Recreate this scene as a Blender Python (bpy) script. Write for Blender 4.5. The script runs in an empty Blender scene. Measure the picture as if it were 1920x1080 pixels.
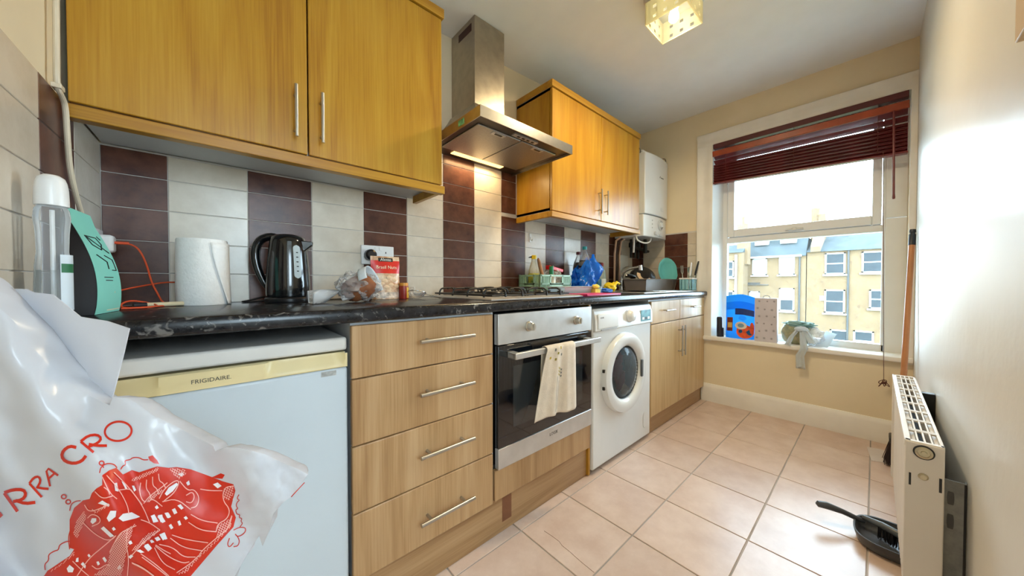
import bpy, bmesh, math, random
from mathutils import Vector, Matrix, noise
from mathutils.geometry import delaunay_2d_cdt
R = math.radians
random.seed(7)
scn = bpy.context.scene
col = scn.collection

# ---------------------------------------------------------------- camera
CAM_H = 0.98
FPX = 609.19
YAW, PIT = R(48.171), R(-0.945)
cam = bpy.data.cameras.new('camera')
cam.sensor_width = 36.0
cam.lens = 36.0 * FPX / 1920.0
cam.clip_start = 0.01
cam.clip_end = 500
camo = bpy.data.objects.new('camera', cam)
camo.location = (0, 0, CAM_H)
camo.rotation_euler = (R(90) + PIT, 0, YAW - R(90))
col.objects.link(camo)
scn.camera = camo

# ---------------------------------------------------------------- view
vs = scn.view_settings
vs.view_transform = 'Standard'
vs.look = 'None'
vs.gamma = 1.0
vs.use_curve_mapping = False
vs.exposure = 0.40

# ---------------------------------------------------------------- sky and large lights
world = bpy.data.worlds.new('sky')
scn.world = world
world.use_nodes = True
bg = world.node_tree.nodes['Background']
bg.inputs['Color'].default_value = (0.67, 0.86, 1.0, 1)
bg.inputs['Strength'].default_value = 15.0

def area_light(name, loc, rot, sx, sy, power, color):
    d = bpy.data.lights.new(name, 'AREA')
    d.shape = 'RECTANGLE'; d.size = sx; d.size_y = sy; d.energy = power; d.color = color
    o = bpy.data.objects.new(name, d); o.location = loc; o.rotation_euler = rot
    col.objects.link(o)
    return o
# daylight portals in the two window openings (they only guide the sampling of the sky)
for nm, loc, rot, sx, sy in (('window_portal', (3.22, 0.4, 1.3), (0, R(90), 0), 1.7, 1.1), ('hall_window_portal', (0.30, -1.62, 1.5), (R(90), 0, 0), 0.60, 0.80)):
    pl = area_light(nm, loc, rot, sx, sy, 1, (1, 1, 1))
    pl.data.cycles.is_portal = True

# ---------------------------------------------------------------- pixels to rays
def ray(x, y):
    r = (x - 960) / FPX; u = (540 - y) / FPX
    fw = math.cos(PIT) - u * math.sin(PIT); up = math.sin(PIT) + u * math.cos(PIT)
    return Vector((fw * math.cos(YAW) + r * math.sin(YAW), fw * math.sin(YAW) - r * math.cos(YAW), up))
CAMV = Vector((0, 0, CAM_H))
def onX(x, y, X): d = ray(x, y); return CAMV + d * (X / d.x)
def onY(x, y, Y): d = ray(x, y); return CAMV + d * (Y / d.y)
def onZ(x, y, Z): d = ray(x, y); return CAMV + d * ((Z - CAM_H) / d.z)

# ---------------------------------------------------------------- materials
def s2l(c): return c / 12.92 if c <= 0.04045 else ((c + 0.055) / 1.055) ** 2.4
def C(r, g, b): return (s2l(r / 255), s2l(g / 255), s2l(b / 255), 1)
MATS = {}
def new_mat(name):
    m = bpy.data.materials.new(name); m.use_nodes = True
    nt = m.node_tree; b = nt.nodes['Principled BSDF']
    return m, nt, b
def mat(name, c, rough=0.5, metal=0.0, var=0.06, vscale=8.0, bump=0.0, bscale=60.0, coat=0.0, spec=None, alpha=None, trans=0.0, ior=None, emit=None, estr=0.0, translucent=0.0):
    """plain surface with a little procedural variation of its colour and relief"""
    if name in MATS: return MATS[name]
    m, nt, b = new_mat(name)
    b.inputs['Roughness'].default_value = rough
    b.inputs['Metallic'].default_value = metal
    if coat: b.inputs['Coat Weight'].default_value = coat; b.inputs['Coat Roughness'].default_value = 0.08
    if spec is not None: b.inputs['Specular IOR Level'].default_value = spec
    if trans: b.inputs['Transmission Weight'].default_value = trans
    if ior: b.inputs['IOR'].default_value = ior
    if alpha is not None: b.inputs['Alpha'].default_value = alpha
    if emit: b.inputs['Emission Color'].default_value = emit; b.inputs['Emission Strength'].default_value = estr
    tc = nt.nodes.new('ShaderNodeTexCoord')
    if var > 0:
        n = nt.nodes.new('ShaderNodeTexNoise'); n.inputs['Scale'].default_value = vscale; n.inputs['Detail'].default_value = 5
        nt.links.new(tc.outputs['Object'], n.inputs['Vector'])
        r = nt.nodes.new('ShaderNodeValToRGB')
        lo = [max(0, x * (1 - var * 2)) for x in c[:3]]; hi = [min(1, x * (1 + var * 2)) for x in c[:3]]
        r.color_ramp.elements[0].position = 0.3; r.color_ramp.elements[1].position = 0.7
        r.color_ramp.elements[0].color = (*lo, 1); r.color_ramp.elements[1].color = (*hi, 1)
        nt.links.new(n.outputs['Fac'], r.inputs['Fac']); nt.links.new(r.outputs['Color'], b.inputs['Base Color'])
    else:
        b.inputs['Base Color'].default_value = c
    if bump > 0:
        n2 = nt.nodes.new('ShaderNodeTexNoise'); n2.inputs['Scale'].default_value = bscale; n2.inputs['Detail'].default_value = 4
        nt.links.new(tc.outputs['Object'], n2.inputs['Vector'])
        bp = nt.nodes.new('ShaderNodeBump'); bp.inputs['Strength'].default_value = bump; bp.inputs['Distance'].default_value = 0.004
        nt.links.new(n2.outputs['Fac'], bp.inputs['Height']); nt.links.new(bp.outputs['Normal'], b.inputs['Normal'])
    if translucent > 0:
        t = nt.nodes.new('ShaderNodeBsdfTranslucent'); t.inputs['Color'].default_value = c
        mx = nt.nodes.new('ShaderNodeMixShader'); mx.inputs['Fac'].default_value = translucent
        out = nt.nodes['Material Output']
        nt.links.new(b.outputs['BSDF'], mx.inputs[1]); nt.links.new(t.outputs['BSDF'], mx.inputs[2]); nt.links.new(mx.outputs['Shader'], out.inputs['Surface'])
    MATS[name] = m
    return m
def clear_mat(name, tint, opacity=0.12, rough=0.05):
    """thin clear plastic or glass: mostly straight through, some gloss, some body"""
    m, nt, b = new_mat(name)
    b.inputs['Base Color'].default_value = tint; b.inputs['Roughness'].default_value = rough
    t = nt.nodes.new('ShaderNodeBsdfTransparent'); t.inputs['Color'].default_value = (*[min(1, 0.6 + 0.4 * x) for x in tint[:3]], 1)
    fr = nt.nodes.new('ShaderNodeFresnel'); fr.inputs['IOR'].default_value = 1.45
    ad = nt.nodes.new('ShaderNodeMath'); ad.operation = 'ADD'; ad.use_clamp = True; ad.inputs[1].default_value = opacity
    nt.links.new(fr.outputs['Fac'], ad.inputs[0])
    mx = nt.nodes.new('ShaderNodeMixShader')
    nt.links.new(ad.outputs[0], mx.inputs['Fac']); nt.links.new(t.outputs['BSDF'], mx.inputs[1]); nt.links.new(b.outputs['BSDF'], mx.inputs[2])
    nt.links.new(mx.outputs['Shader'], nt.nodes['Material Output'].inputs['Surface'])
    MATS[name] = m
    return m
def wood(name, lo, mid, hi, horizontal=False, rough=0.33):
    m, nt, b = new_mat(name)
    tc = nt.nodes.new('ShaderNodeTexCoord'); oi = nt.nodes.new('ShaderNodeObjectInfo')
    off = nt.nodes.new('ShaderNodeVectorMath'); off.operation = 'ADD'
    sc = nt.nodes.new('ShaderNodeVectorMath'); sc.operation = 'SCALE'; sc.inputs['Scale'].default_value = 9.0
    cmb = nt.nodes.new('ShaderNodeCombineXYZ')
    for k in range(3): nt.links.new(oi.outputs['Random'], cmb.inputs[k])
    nt.links.new(cmb.outputs[0], sc.inputs[0]); nt.links.new(tc.outputs['Object'], off.inputs[0]); nt.links.new(sc.outputs[0], off.inputs[1])
    mp = nt.nodes.new('ShaderNodeMapping')
    mp.inputs['Scale'].default_value = (0.7, 9, 9) if horizontal else (9, 9, 0.7)
    nt.links.new(off.outputs[0], mp.inputs['Vector'])
    n1 = nt.nodes.new('ShaderNodeTexNoise'); n1.inputs['Scale'].default_value = 1.3; n1.inputs['Detail'].default_value = 6; n1.inputs['Distortion'].default_value = 1.2
    nt.links.new(mp.outputs[0], n1.inputs['Vector'])
    mp2 = nt.nodes.new('ShaderNodeMapping')
    mp2.inputs['Scale'].default_value = (5, 220, 220) if horizontal else (220, 220, 5)
    nt.links.new(off.outputs[0], mp2.inputs['Vector'])
    n2 = nt.nodes.new('ShaderNodeTexNoise'); n2.inputs['Scale'].default_value = 1.0; n2.inputs['Detail'].default_value = 3
    nt.links.new(mp2.outputs[0], n2.inputs['Vector'])
    mx = nt.nodes.new('ShaderNodeMath'); mx.operation = 'MULTIPLY_ADD'; mx.inputs[1].default_value = 0.35
    ad = nt.nodes.new('ShaderNodeMath'); ad.operation = 'MULTIPLY'; ad.inputs[1].default_value = 0.7
    nt.links.new(n1.outputs['Fac'], ad.inputs[0]); nt.links.new(n2.outputs['Fac'], mx.inputs[0]); nt.links.new(ad.outputs[0], mx.inputs[2])
    r = nt.nodes.new('ShaderNodeValToRGB'); e = r.color_ramp.elements
    e[0].position = 0.36; e[0].color = lo; e[1].position = 0.68; e[1].color = hi
    k = e.new(0.52); k.color = mid
    nt.links.new(mx.outputs[0], r.inputs['Fac']); nt.links.new(r.outputs['Color'], b.inputs['Base Color'])
    b.inputs['Roughness'].default_value = rough
    bp = nt.nodes.new('ShaderNodeBump'); bp.inputs['Strength'].default_value = 0.06; bp.inputs['Distance'].default_value = 0.002
    nt.links.new(n2.outputs['Fac'], bp.inputs['Height']); nt.links.new(bp.outputs['Normal'], b.inputs['Normal'])
    MATS[name] = m
    return m
def mottled(name, c0, c1, scale, rough, rand=0.15, speck=None, bump=0.0, fine=40.0):
    """tile or stone: two-colour mottling, per-piece tint"""
    m, nt, b = new_mat(name)
    tc = nt.nodes.new('ShaderNodeTexCoord'); oi = nt.nodes.new('ShaderNodeObjectInfo')
    off = nt.nodes.new('ShaderNodeVectorMath'); off.operation = 'MULTIPLY_ADD'
    off.inputs[1].default_value = (1, 1, 1)
    cmb = nt.nodes.new('ShaderNodeCombineXYZ')
    ml = nt.nodes.new('ShaderNodeMath'); ml.operation = 'MULTIPLY'; ml.inputs[1].default_value = 13.0
    nt.links.new(oi.outputs['Random'], ml.inputs[0])
    for k in range(3): nt.links.new(ml.outputs[0], cmb.inputs[k])
    nt.links.new(tc.outputs['Object'], off.inputs[0]); nt.links.new(cmb.outputs[0], off.inputs[2])
    n = nt.nodes.new('ShaderNodeTexNoise'); n.inputs['Scale'].default_value = scale; n.inputs['Detail'].default_value = 8; n.inputs['Roughness'].default_value = 0.65
    nt.links.new(off.outputs[0], n.inputs['Vector'])
    r = nt.nodes.new('ShaderNodeValToRGB'); r.color_ramp.elements[0].position = 0.35; r.color_ramp.elements[1].position = 0.65
    r.color_ramp.elements[0].color = c0; r.color_ramp.elements[1].color = c1
    nt.links.new(n.outputs['Fac'], r.inputs['Fac'])
    hs = nt.nodes.new('ShaderNodeHueSaturation')
    mr = nt.nodes.new('ShaderNodeMapRange'); mr.inputs['To Min'].default_value = 1 - rand; mr.inputs['To Max'].default_value = 1 + rand
    nt.links.new(oi.outputs['Random'], mr.inputs['Value']); nt.links.new(mr.outputs[0], hs.inputs['Value']); nt.links.new(r.outputs['Color'], hs.inputs['Color'])
    last = hs.outputs['Color']
    if speck:
        n3 = nt.nodes.new('ShaderNodeTexNoise'); n3.inputs['Scale'].default_value = fine; n3.inputs['Detail'].default_value = 4; n3.inputs['Distortion'].default_value = 1.0
        nt.links.new(tc.outputs['Object'], n3.inputs['Vector'])
        r3 = nt.nodes.new('ShaderNodeValToRGB'); r3.color_ramp.elements[0].position = 0.60; r3.color_ramp.elements[1].position = 0.70
        nt.links.new(n3.outputs['Fac'], r3.inputs['Fac'])
        mx = nt.nodes.new('ShaderNodeMixRGB'); mx.inputs['Color2'].default_value = speck
        nt.links.new(r3.outputs['Color'], mx.inputs['Fac']); nt.links.new(last, mx.inputs['Color1']); last = mx.outputs['Color']
    nt.links.new(last, b.inputs['Base Color'])
    b.inputs['Roughness'].default_value = rough
    if bump:
        bp = nt.nodes.new('ShaderNodeBump'); bp.inputs['Strength'].default_value = bump; bp.inputs['Distance'].default_value = 0.003
        nt.links.new(n.outputs['Fac'], bp.inputs['Height']); nt.links.new(bp.outputs['Normal'], b.inputs['Normal'])
    MATS[name] = m
    return m

WHITE = mat('white_paint', C(236, 232, 224), 0.4, var=0.02)
WALLP = mat('cream_wall_paint', C(234, 219, 188), 0.6, var=0.02, vscale=3, bump=0.12, bscale=25)
WALLR = mat('pale_gloss_wall_paint', C(224, 222, 215), 0.38, var=0.02, vscale=2, bump=0.5, bscale=14)
CEILM = mat('ceiling_paint', C(236, 236, 236), 0.8, var=0.01)
OAKV = wood('oak_vertical', C(154, 116, 76), C(176, 140, 98), C(190, 156, 116))
OAKH = wood('oak_horizontal', C(146, 110, 72), C(166, 130, 90), C(180, 146, 106), True)
OAKVU = wood('lamp_tinted_oak_vertical', C(160, 107, 24), C(182, 133, 36), C(194, 149, 50))  # wall cabinet oak with the warm lamplight put into its colour
OAKHU = wood('lamp_tinted_oak_horizontal', C(160, 107, 24), C(182, 133, 36), C(194, 149, 50), True)
CARC = mat('white_carcass', C(205, 208, 212), 0.5, var=0.01)
STEEL = mat('brushed_steel', C(196, 192, 184), 0.28, 1.0, var=0.04, vscale=30)
STEELP = mat('pale_steel', C(205, 206, 206), 0.36, 0.75, var=0.03, vscale=20)
CHROME = mat('chrome', C(220, 222, 225), 0.08, 1.0, var=0)
NICKEL = mat('brushed_nickel_handle', C(184, 183, 180), 0.3, 1.0, var=0.02)
BLACKP = mat('black_plastic', C(22, 22, 25), 0.3, var=0.05)
BLACKG = mat('black_gloss', C(10, 11, 14), 0.05, var=0, coat=0.5)
WPLAST = mat('white_plastic', C(235, 236, 236), 0.3, var=0.01)
CREAMP = mat('yellowed_plastic', C(226, 208, 158), 0.35, var=0.05, vscale=5)
ENAMEL = mat('white_enamel', C(226, 230, 233), 0.22, var=0.01)
TILE_D = mottled('dark_brown_tile', C(72, 42, 34), C(104, 66, 52), 14, 0.30, 0.12, bump=0.08)
TILE_B = mottled('beige_tile', C(208, 196, 178), C(222, 212, 196), 10, 0.24, 0.04, bump=0.05)
FLOORT = mottled('terracotta_beige_floor_tile', C(202, 176, 160), C(218, 196, 182), 7, 0.3, 0.05, bump=0.12)
GROUT = mat('grout_white', C(205, 200, 194), 0.8, var=0.05)
GROUTF = mat('grout_grey', C(172, 164, 156), 0.85, var=0.12, vscale=4)
TOP = mottled('black_speckled_worktop', C(16, 17, 20), C(40, 41, 46), 30, 0.2, 0, speck=C(112, 110, 108), fine=52)
TILE_D.node_tree.nodes['Principled BSDF'].inputs['Specular IOR Level'].default_value = 0.35
TOP.node_tree.nodes['Principled BSDF'].inputs['Specular IOR Level'].default_value = 0.35
GLASS = clear_mat('clear_glass', (0.9, 0.95, 0.97, 1), 0.0, 0.02)
CLEARP = clear_mat('clear_plastic', (0.9, 0.93, 0.95, 1), 0.14, 0.08)

# ---------------------------------------------------------------- geometry collector
class G:
    def __init__(s, M=None): s.v = []; s.f = []; s.M = M or Matrix()
    def add(s, vs, fs):
        b = len(s.v); s.v += [s.M @ Vector(p) for p in vs]; s.f += [[b + i for i in f] for f in fs]; return s
    def box(s, x0, x1, y0, y1, z0, z1):
        return s.add([(x0, y0, z0), (x1, y0, z0), (x1, y1, z0), (x0, y1, z0), (x0, y0, z1), (x1, y0, z1), (x1, y1, z1), (x0, y1, z1)],
                     [(0, 3, 2, 1), (4, 5, 6, 7), (0, 1, 5, 4), (1, 2, 6, 5), (2, 3, 7, 6), (3, 0, 4, 7)])
    def hexa(s, p8):
        """8 points: bottom loop then top loop"""
        return s.add(p8, [(0, 3, 2, 1), (4, 5, 6, 7), (0, 1, 5, 4), (1, 2, 6, 5), (2, 3, 7, 6), (3, 0, 4, 7)])
    def loft(s, rings, cap=True, closed=True):
        n = len(rings[0]); vs = [p for r in rings for p in r]; fs = []
        for i in range(len(rings) - 1):
            for j in range(n if closed else n - 1):
                a = i * n + j; b = i * n + (j + 1) % n
                fs.append((a, b, b + n, a + n))
        if cap: fs.append(tuple(range(n - 1, -1, -1))); fs.append(tuple(range((len(rings) - 1) * n, len(rings) * n)))
        return s.add(vs, fs)
    def lathe(s, prof, c=(0, 0, 0), n=24, ax=None, cap=True):
        """prof: (radius, height); ax: axis direction"""
        c = Vector(c); q = Matrix() if ax is None else Vector((0, 0, 1)).rotation_difference(Vector(ax).normalized()).to_matrix().to_4x4()
        rings = [[c + (q @ Vector((max(r, 1e-5) * math.cos(2 * math.pi * k / n), max(r, 1e-5) * math.sin(2 * math.pi * k / n), z))) for k in range(n)] for r, z in prof]
        return s.loft(rings, cap)
    def cyl(s, p0, p1, r0, r1=None, n=16):
        p0 = Vector(p0); p1 = Vector(p1)
        return s.lathe([(r0, 0), (r0 if r1 is None else r1, (p1 - p0).length)], p0, n, p1 - p0)
    def tube(s, pts, r, n=8, smooth=0):
        pts = [Vector(p) for p in pts]
        for _ in range(smooth):
            q = [pts[0]]
            for a, b in zip(pts[:-1], pts[1:]): q += [a * .75 + b * .25, a * .25 + b * .75]
            pts = q + [pts[-1]]
        rings = []; u = None
        for i, p in enumerate(pts):
            t = (pts[min(i + 1, len(pts) - 1)] - pts[max(i - 1, 0)]).normalized()
            if u is None: u = t.orthogonal().normalized()
            u = (u - t * u.dot(t)).normalized(); w = t.cross(u)
            rr = r[i] if isinstance(r, (list, tuple)) and len(r) == len(pts) else (r if not isinstance(r, (list, tuple)) else r[0])
            rings.append([p + (u * math.cos(2 * math.pi * k / n) + w * math.sin(2 * math.pi * k / n)) * rr for k in range(n)])
        return s.loft(rings)
    def prism(s, poly, fn, d):
        """poly: 2D points; fn maps 2D to 3D; d: extrusion vector"""
        d = Vector(d); a = [Vector(fn(*p)) for p in poly]; n = len(a)
        return s.add(a + [p + d for p in a], [tuple(range(n - 1, -1, -1)), tuple(range(n, 2 * n))] + [(i, (i + 1) % n, n + (i + 1) % n, n + i) for i in range(n)])
    def grid(s, fn, nu, nv):
        vs = [fn(i / nu, j / nv) for j in range(nv + 1) for i in range(nu + 1)]
        w = nu + 1
        return s.add(vs, [(j * w + i, j * w + i + 1, (j + 1) * w + i + 1, (j + 1) * w + i) for j in range(nv) for i in range(nu)])
    def blob(s, c, rad, amp=0.1, freq=3.0, seed=0.0, sub=4, flat=None):
        bm = bmesh.new(); bmesh.ops.create_icosphere(bm, subdivisions=sub, radius=1)
        vs = []
        for v in bm.verts:
            d = v.co.normalized(); k = 1 + amp * noise.fractal(d * freq + Vector((seed, seed, seed)), 1, 2, 4)
            p = Vector((d.x * rad[0] * k, d.y * rad[1] * k, d.z * rad[2] * k)) + Vector(c)
            if flat is not None and p.z < flat: p.z = flat
            vs.append(p)
        fs = [[v.index for v in f.verts] for f in bm.faces]; bm.free()
        return s.add(vs, fs)
    def build(s, name, m, parent=None, bevel=0.0, smooth=35, solid=0.0, sub=0, recalc=True):
        lo = Vector((min(p.x for p in s.v), min(p.y for p in s.v), min(p.z for p in s.v)))
        hi = Vector((max(p.x for p in s.v), max(p.y for p in s.v), max(p.z for p in s.v)))
        c = Vector(((lo.x + hi.x) / 2, (lo.y + hi.y) / 2, lo.z))
        me = bpy.data.meshes.new(name); me.from_pydata([p - c for p in s.v], [], s.f)
        if recalc:
            bm = bmesh.new(); bm.from_mesh(me); bmesh.ops.recalc_face_normals(bm, faces=bm.faces); bm.to_mesh(me); bm.free()
        me.materials.append(m)
        if smooth:
            for p in me.polygons: p.use_smooth = True
            me.set_sharp_from_angle(angle=R(smooth))
        o = bpy.data.objects.new(name, me); col.objects.link(o); o.location = c
        if parent: attach(o, parent)
        if solid:
            md = o.modifiers.new('thickness', 'SOLIDIFY'); md.thickness = solid; md.offset = 0
        if sub:
            md = o.modifiers.new('smooth', 'SUBSURF'); md.levels = sub; md.render_levels = sub
        if bevel:
            md = o.modifiers.new('edge', 'BEVEL'); md.width = bevel; md.segments = 2; md.limit_method = 'ANGLE'; md.angle_limit = R(40)
        return o
WORLDLOC = {}
def wloc(o):
    return o.location + (wloc(o.parent) if o.parent else Vector())
def attach(o, p):
    o.parent = p; o.location = o.location - wloc(p)
def tag(o, label, cat, group=None):
    o['label'] = label; o['category'] = cat
    if group: o['group'] = group
    return o
def thing(name, label, cat, loc, group=None):
    o = bpy.data.objects.new(name, None); o.empty_display_size = 0.05
    o.location = loc; col.objects.link(o)
    return tag(o, label, cat, group)
def struct(o): o['kind'] = 'structure'; return o
def text_mesh(name, body, m, origin, right, up, size, parent=None, lift=0.0005, align='CENTER', shear=0.0, depth=0.0002):
    cu = bpy.data.curves.new('t', 'FONT'); cu.body = body; cu.size = size; cu.align_x = align; cu.align_y = 'CENTER'; cu.shear = shear; cu.extrude = depth; cu.resolution_u = 3
    to = bpy.data.objects.new('t', cu); col.objects.link(to)
    me0 = bpy.data.meshes.new_from_object(to.evaluated_get(bpy.context.evaluated_depsgraph_get()))
    r = Vector(right).normalized(); u = Vector(up).normalized(); n = r.cross(u).normalized(); o0 = Vector(origin)
    g = G(); g.add([o0 + r * v.co.x + u * v.co.y + n * (v.co.z + lift) for v in me0.vertices], [list(p.vertices) for p in me0.polygons])
    bpy.data.objects.remove(to); bpy.data.curves.remove(cu); bpy.data.meshes.remove(me0)
    return g.build(name, m, parent, smooth=0, recalc=False)
def bar_handle(parent, p0, p1, out, r=0.006, off=0.032, inset=0.15):
    """bar handle: bar from p0 to p1 standing off along out, two posts"""
    p0 = Vector(p0); p1 = Vector(p1); out = Vector(out)
    g = G(); g.cyl(p0 + out * off, p1 + out * off, r)
    for t in (inset, 1 - inset):
        q = p0.lerp(p1, t); g.cyl(q, q + out * off, r * 0.75, n=10)
    return g.build('handle', NICKEL, parent)
# ================================================================ the room
YW, XN, XW, YR = 1.526, -0.262, 3.01, -0.155     # tile face of counter wall, near wall, window wall, right wall
def ceil_z(x): return 2.24 + 0.053 * x
# floor: grout bed and single tiles
fl = struct(G().box(XN - 0.05, XW + 0.02, YR - 0.05, YW + 0.03, -0.06, -0.003).build('floor', GROUTF, smooth=0))
T = 0.30516; gx0, gy0 = 0.98 * 0.8905, 0.98 * 1.2520
tg = {}
def shared(key, make):
    if key not in tg: tg[key] = make()
    return tg[key]
def piece(name, size, loc, m, parent, bevel, key):
    """one tile; alike tiles share their mesh"""
    k = (name, tuple(round(s, 4) for s in size), m.name)
    if k not in tg:
        sx, sy, sz = (s / 2 for s in size)
        b = bmesh.new(); bmesh.ops.create_cube(b, size=1)
        for v in b.verts: v.co = Vector((v.co.x * size[0], v.co.y * size[1], v.co.z * size[2]))
        bmesh.ops.bevel(b, geom=b.edges[:], offset=bevel, segments=1, affect='EDGES')
        me = bpy.data.meshes.new(name); b.to_mesh(me); b.free(); me.materials.append(m); tg[k] = me
    o = bpy.data.objects.new(name, tg[k]); o.location = loc; col.objects.link(o); attach(o, parent)
    return o
for i in range(-4, 8):
    for j in range(-2, 6):
        x0, x1 = gx0 + i * T + 0.0025, gx0 + (i + 1) * T - 0.0025
        y1, y0 = gy0 - j * T - 0.0025, gy0 - (j + 1) * T + 0.0025
        x0 = max(x0, XN - 0.005); x1 = min(x1, XW); y0 = max(y0, YR); y1 = min(y1, YW)
        if x1 - x0 < 0.01 or y1 - y0 < 0.01: continue
        piece('floor_tile', (x1 - x0, y1 - y0, 0.008), ((x0 + x1) / 2, (y0 + y1) / 2, -0.004), FLOORT, fl, 0.0012, 0)
ck_ = [onZ(780 + a / 4.908, 860 + b / 4.908, .0002) for a, b in ((1180, 665), (1255, 715), (1318, 762), (1345, 800), (1420, 860), (1520, 950), (1640, 1048))]
G().tube(ck_, .0007, 5).build('crack', mat('crack_dark', C(120, 86, 66), .9), fl)
# ceiling (runs up a little towards the window)
g = G(); xa, xb = XN - 0.1, XW + 0.02
g.hexa([(xa, YR - .05, ceil_z(xa)), (xb, YR - .05, ceil_z(xb)), (xb, YW + .05, ceil_z(xb)), (xa, YW + .05, ceil_z(xa)),
        (xa, YR - .05, 2.55), (xb, YR - .05, 2.55), (xb, YW + .05, 2.55), (xa, YW + .05, 2.55)])
struct(g.build('ceiling', CEILM, smooth=0))
# counter wall (left in the picture)
wl = struct(G().box(XN - 0.1, XW + 0.3, YW + 0.006, YW + 0.12, -0.05, 2.5).build('wall_left', WALLP, smooth=0))
bed = G().box(XN - 0.008, XW, YW + 0.003, YW + 0.0065, 0.86, 1.392); bed.box(0.70, 1.41, YW + 0.003, YW + 0.0065, 1.39, 1.665)
bed.build('grout_bed', GROUT, wl, smooth=0)
P2, B0 = 0.2007, -0.125
def tile_wall(k0, k1, place, rows, zt):
    pass
for k in range(-1, 16):
    a, b = B0 + k * P2, B0 + (k + 1) * P2
    a = max(a, XN); b = min(b, XW - 0.002)
    dark = k % 2 != 0
    for r in range(0, 8):
        z0, z1 = 0.91 + r * 0.1, 0.91 + (r + 1) * 0.1
        aa, bb = a, b
        if r == 4 and not (a > 0.66 and b < 1.47): z1 = 1.388
        if r > 4:
            if not (0.6 < (a + b) / 2 < 1.47): continue
            bb = min(b, 1.40); aa = max(a, 0.72)
            z1 = min(z1, 1.66)
        if z1 - z0 < 0.02: continue
        piece('wall_tile', (bb - aa - 0.0025, 0.006, z1 - z0 - 0.0025), ((aa + bb) / 2, YW + 0.003, (z0 + z1) / 2), TILE_D if dark else TILE_B, wl, 0.001, 0)
# near wall (left edge of the picture) with the doorway behind the camera
g = G(); XO = XN - 0.006
g.box(XO - 0.1, XO, YR - 0.1, YW + 0.1, -0.05, 2.4)
wn = struct(g.build('wall_near', WALLP, smooth=0))
G().box(XO, XO + 0.003, 0.66, YW, 0.86, 1.396).build('grout_bed', GROUT, wn, smooth=0)
for (a, b, dark) in ((1.30, 1.526, 0), (1.095, 1.30, 1), (0.895, 1.095, 0), (0.69, 0.895, 1)):
    for r in range(5):
        z0, z1 = 0.90 + r * 0.1, min(1.0 + r * 0.1, 1.394)
        piece('wall_tile', (0.006, b - a - 0.0025, z1 - z0 - 0.0025), (XN - 0.003, (a + b) / 2, (z0 + z1) / 2), TILE_D if dark else TILE_B, wn, 0.001, 0)
# right wall with the doorway beside the camera
g = G(); yo = YR - 0.12
g.box(0.62, XW + 0.35, yo, YR, -0.05, 2.5); g.box(XO - 0.1, -0.2, yo, YR, -0.05, 2.5); g.box(-0.2, 0.62, yo, YR, 2.0, 2.5)
struct(g.build('wall_right', WALLR, smooth=0))
g = G(); g.box(0.60, 0.62, yo - .01, YR + .012, 0, 2.0); g.box(-0.2, -0.18, yo - .01, YR + .012, 0, 2.0); g.box(-0.2, 0.62, yo - .01, YR + .012, 1.98, 2.0)
struct(g.build('trim_3', WHITE))
# hall beyond the doorway, with a window of its own
hy0 = -1.6
g = G(); g.box(-0.9, -0.8, hy0, yo, 0, 2.4); g.box(1.5, 1.6, hy0, yo, 0, 2.4)
g.box(-0.9, 0.0, hy0 - .1, hy0, 0, 2.4); g.box(0.60, 1.6, hy0 - .1, hy0, 0, 2.4); g.box(0.0, 0.60, hy0 - .1, hy0, 0, 1.1); g.box(0.0, 0.60, hy0 - .1, hy0, 1.9, 2.4)
struct(g.build('wall_hall', WHITE, smooth=0))
struct(G().box(-0.9, 1.6, hy0 - .1, YR, -0.06, -0.001).build('floor_hall', mat('hall_carpet', C(150, 130, 110), 0.9), smooth=0))
struct(G().box(-0.9, 1.6, hy0 - .1, yo, 2.3, 2.42).build('ceiling_hall', CEILM, smooth=0))
# window wall with its opening
WY0, WY1, WZ0, WZ1 = -0.128, 0.895, 0.515, 2.105
g = G()
g.box(XW, XW + 0.26, WY1, YW + 0.1, -0.05, 2.5); g.box(XW, XW + 0.26, YR - 0.1, WY0, -0.05, 2.5)
g.box(XW, XW + 0.26, WY0, WY1, -0.05, WZ0); g.box(XW, XW + 0.26, WY0, WY1, WZ1, 2.5)
wf = struct(g.build('wall_far', WALLP, smooth=0))
G().box(XW - 0.003, XW, 1.012, YW, 0.86, 1.42).build('grout_bed', GROUT, wf, smooth=0)
for (a, b, dark) in ((1.478, 1.526, 1), (1.278, 1.478, 0), (1.083, 1.278, 1), (1.014, 1.083, 0)):
    for r in range(5):
        z0, z1 = 0.91 + r * 0.1, min(1.01 + r * 0.1, 1.42)
        piece('wall_tile', (0.006, b - a - 0.0025, z1 - z0 - 0.0025), (XW - 0.004, (a + b) / 2, (z0 + z1) / 2), TILE_D if dark else TILE_B, wf, 0.001, 0)
# skirting under the window
pro = [(0, 0), (-0.018, 0), (-0.018, 0.115), (-0.012, 0.13), (-0.006, 0.143), (0, 0.145)]
struct(G().prism(pro, lambda a, b: (XW + a, YR + 0.001, b), (0, 0.963 - YR, 0)).build('baseboard_far', WHITE))
# architrave
def arch_profile(w): return [(0, 0), (w, 0), (w, 0.012), (w * .82, 0.017), (w * .7, 0.013), (w * .35, 0.013), (w * .25, 0.020), (0.004, 0.022), (0, 0.018)]
g = G()
# left leg: from inner edge outwards (+y)
g.prism(arch_profile(0.115), lambda a, b: (XW - b, 1.010 - a, 0.5), (0, 0, 2.1025 - 0.5))
g.prism(arch_profile(0.100), lambda a, b: (XW - b, YR + 0.001, 2.203 - a), (0, 1.010 - YR, 0))
g.box(XW - 0.016, XW, YR + 0.001, WY0, 0.5, 2.2)
struct(g.build('trim_1', WHITE))
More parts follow.
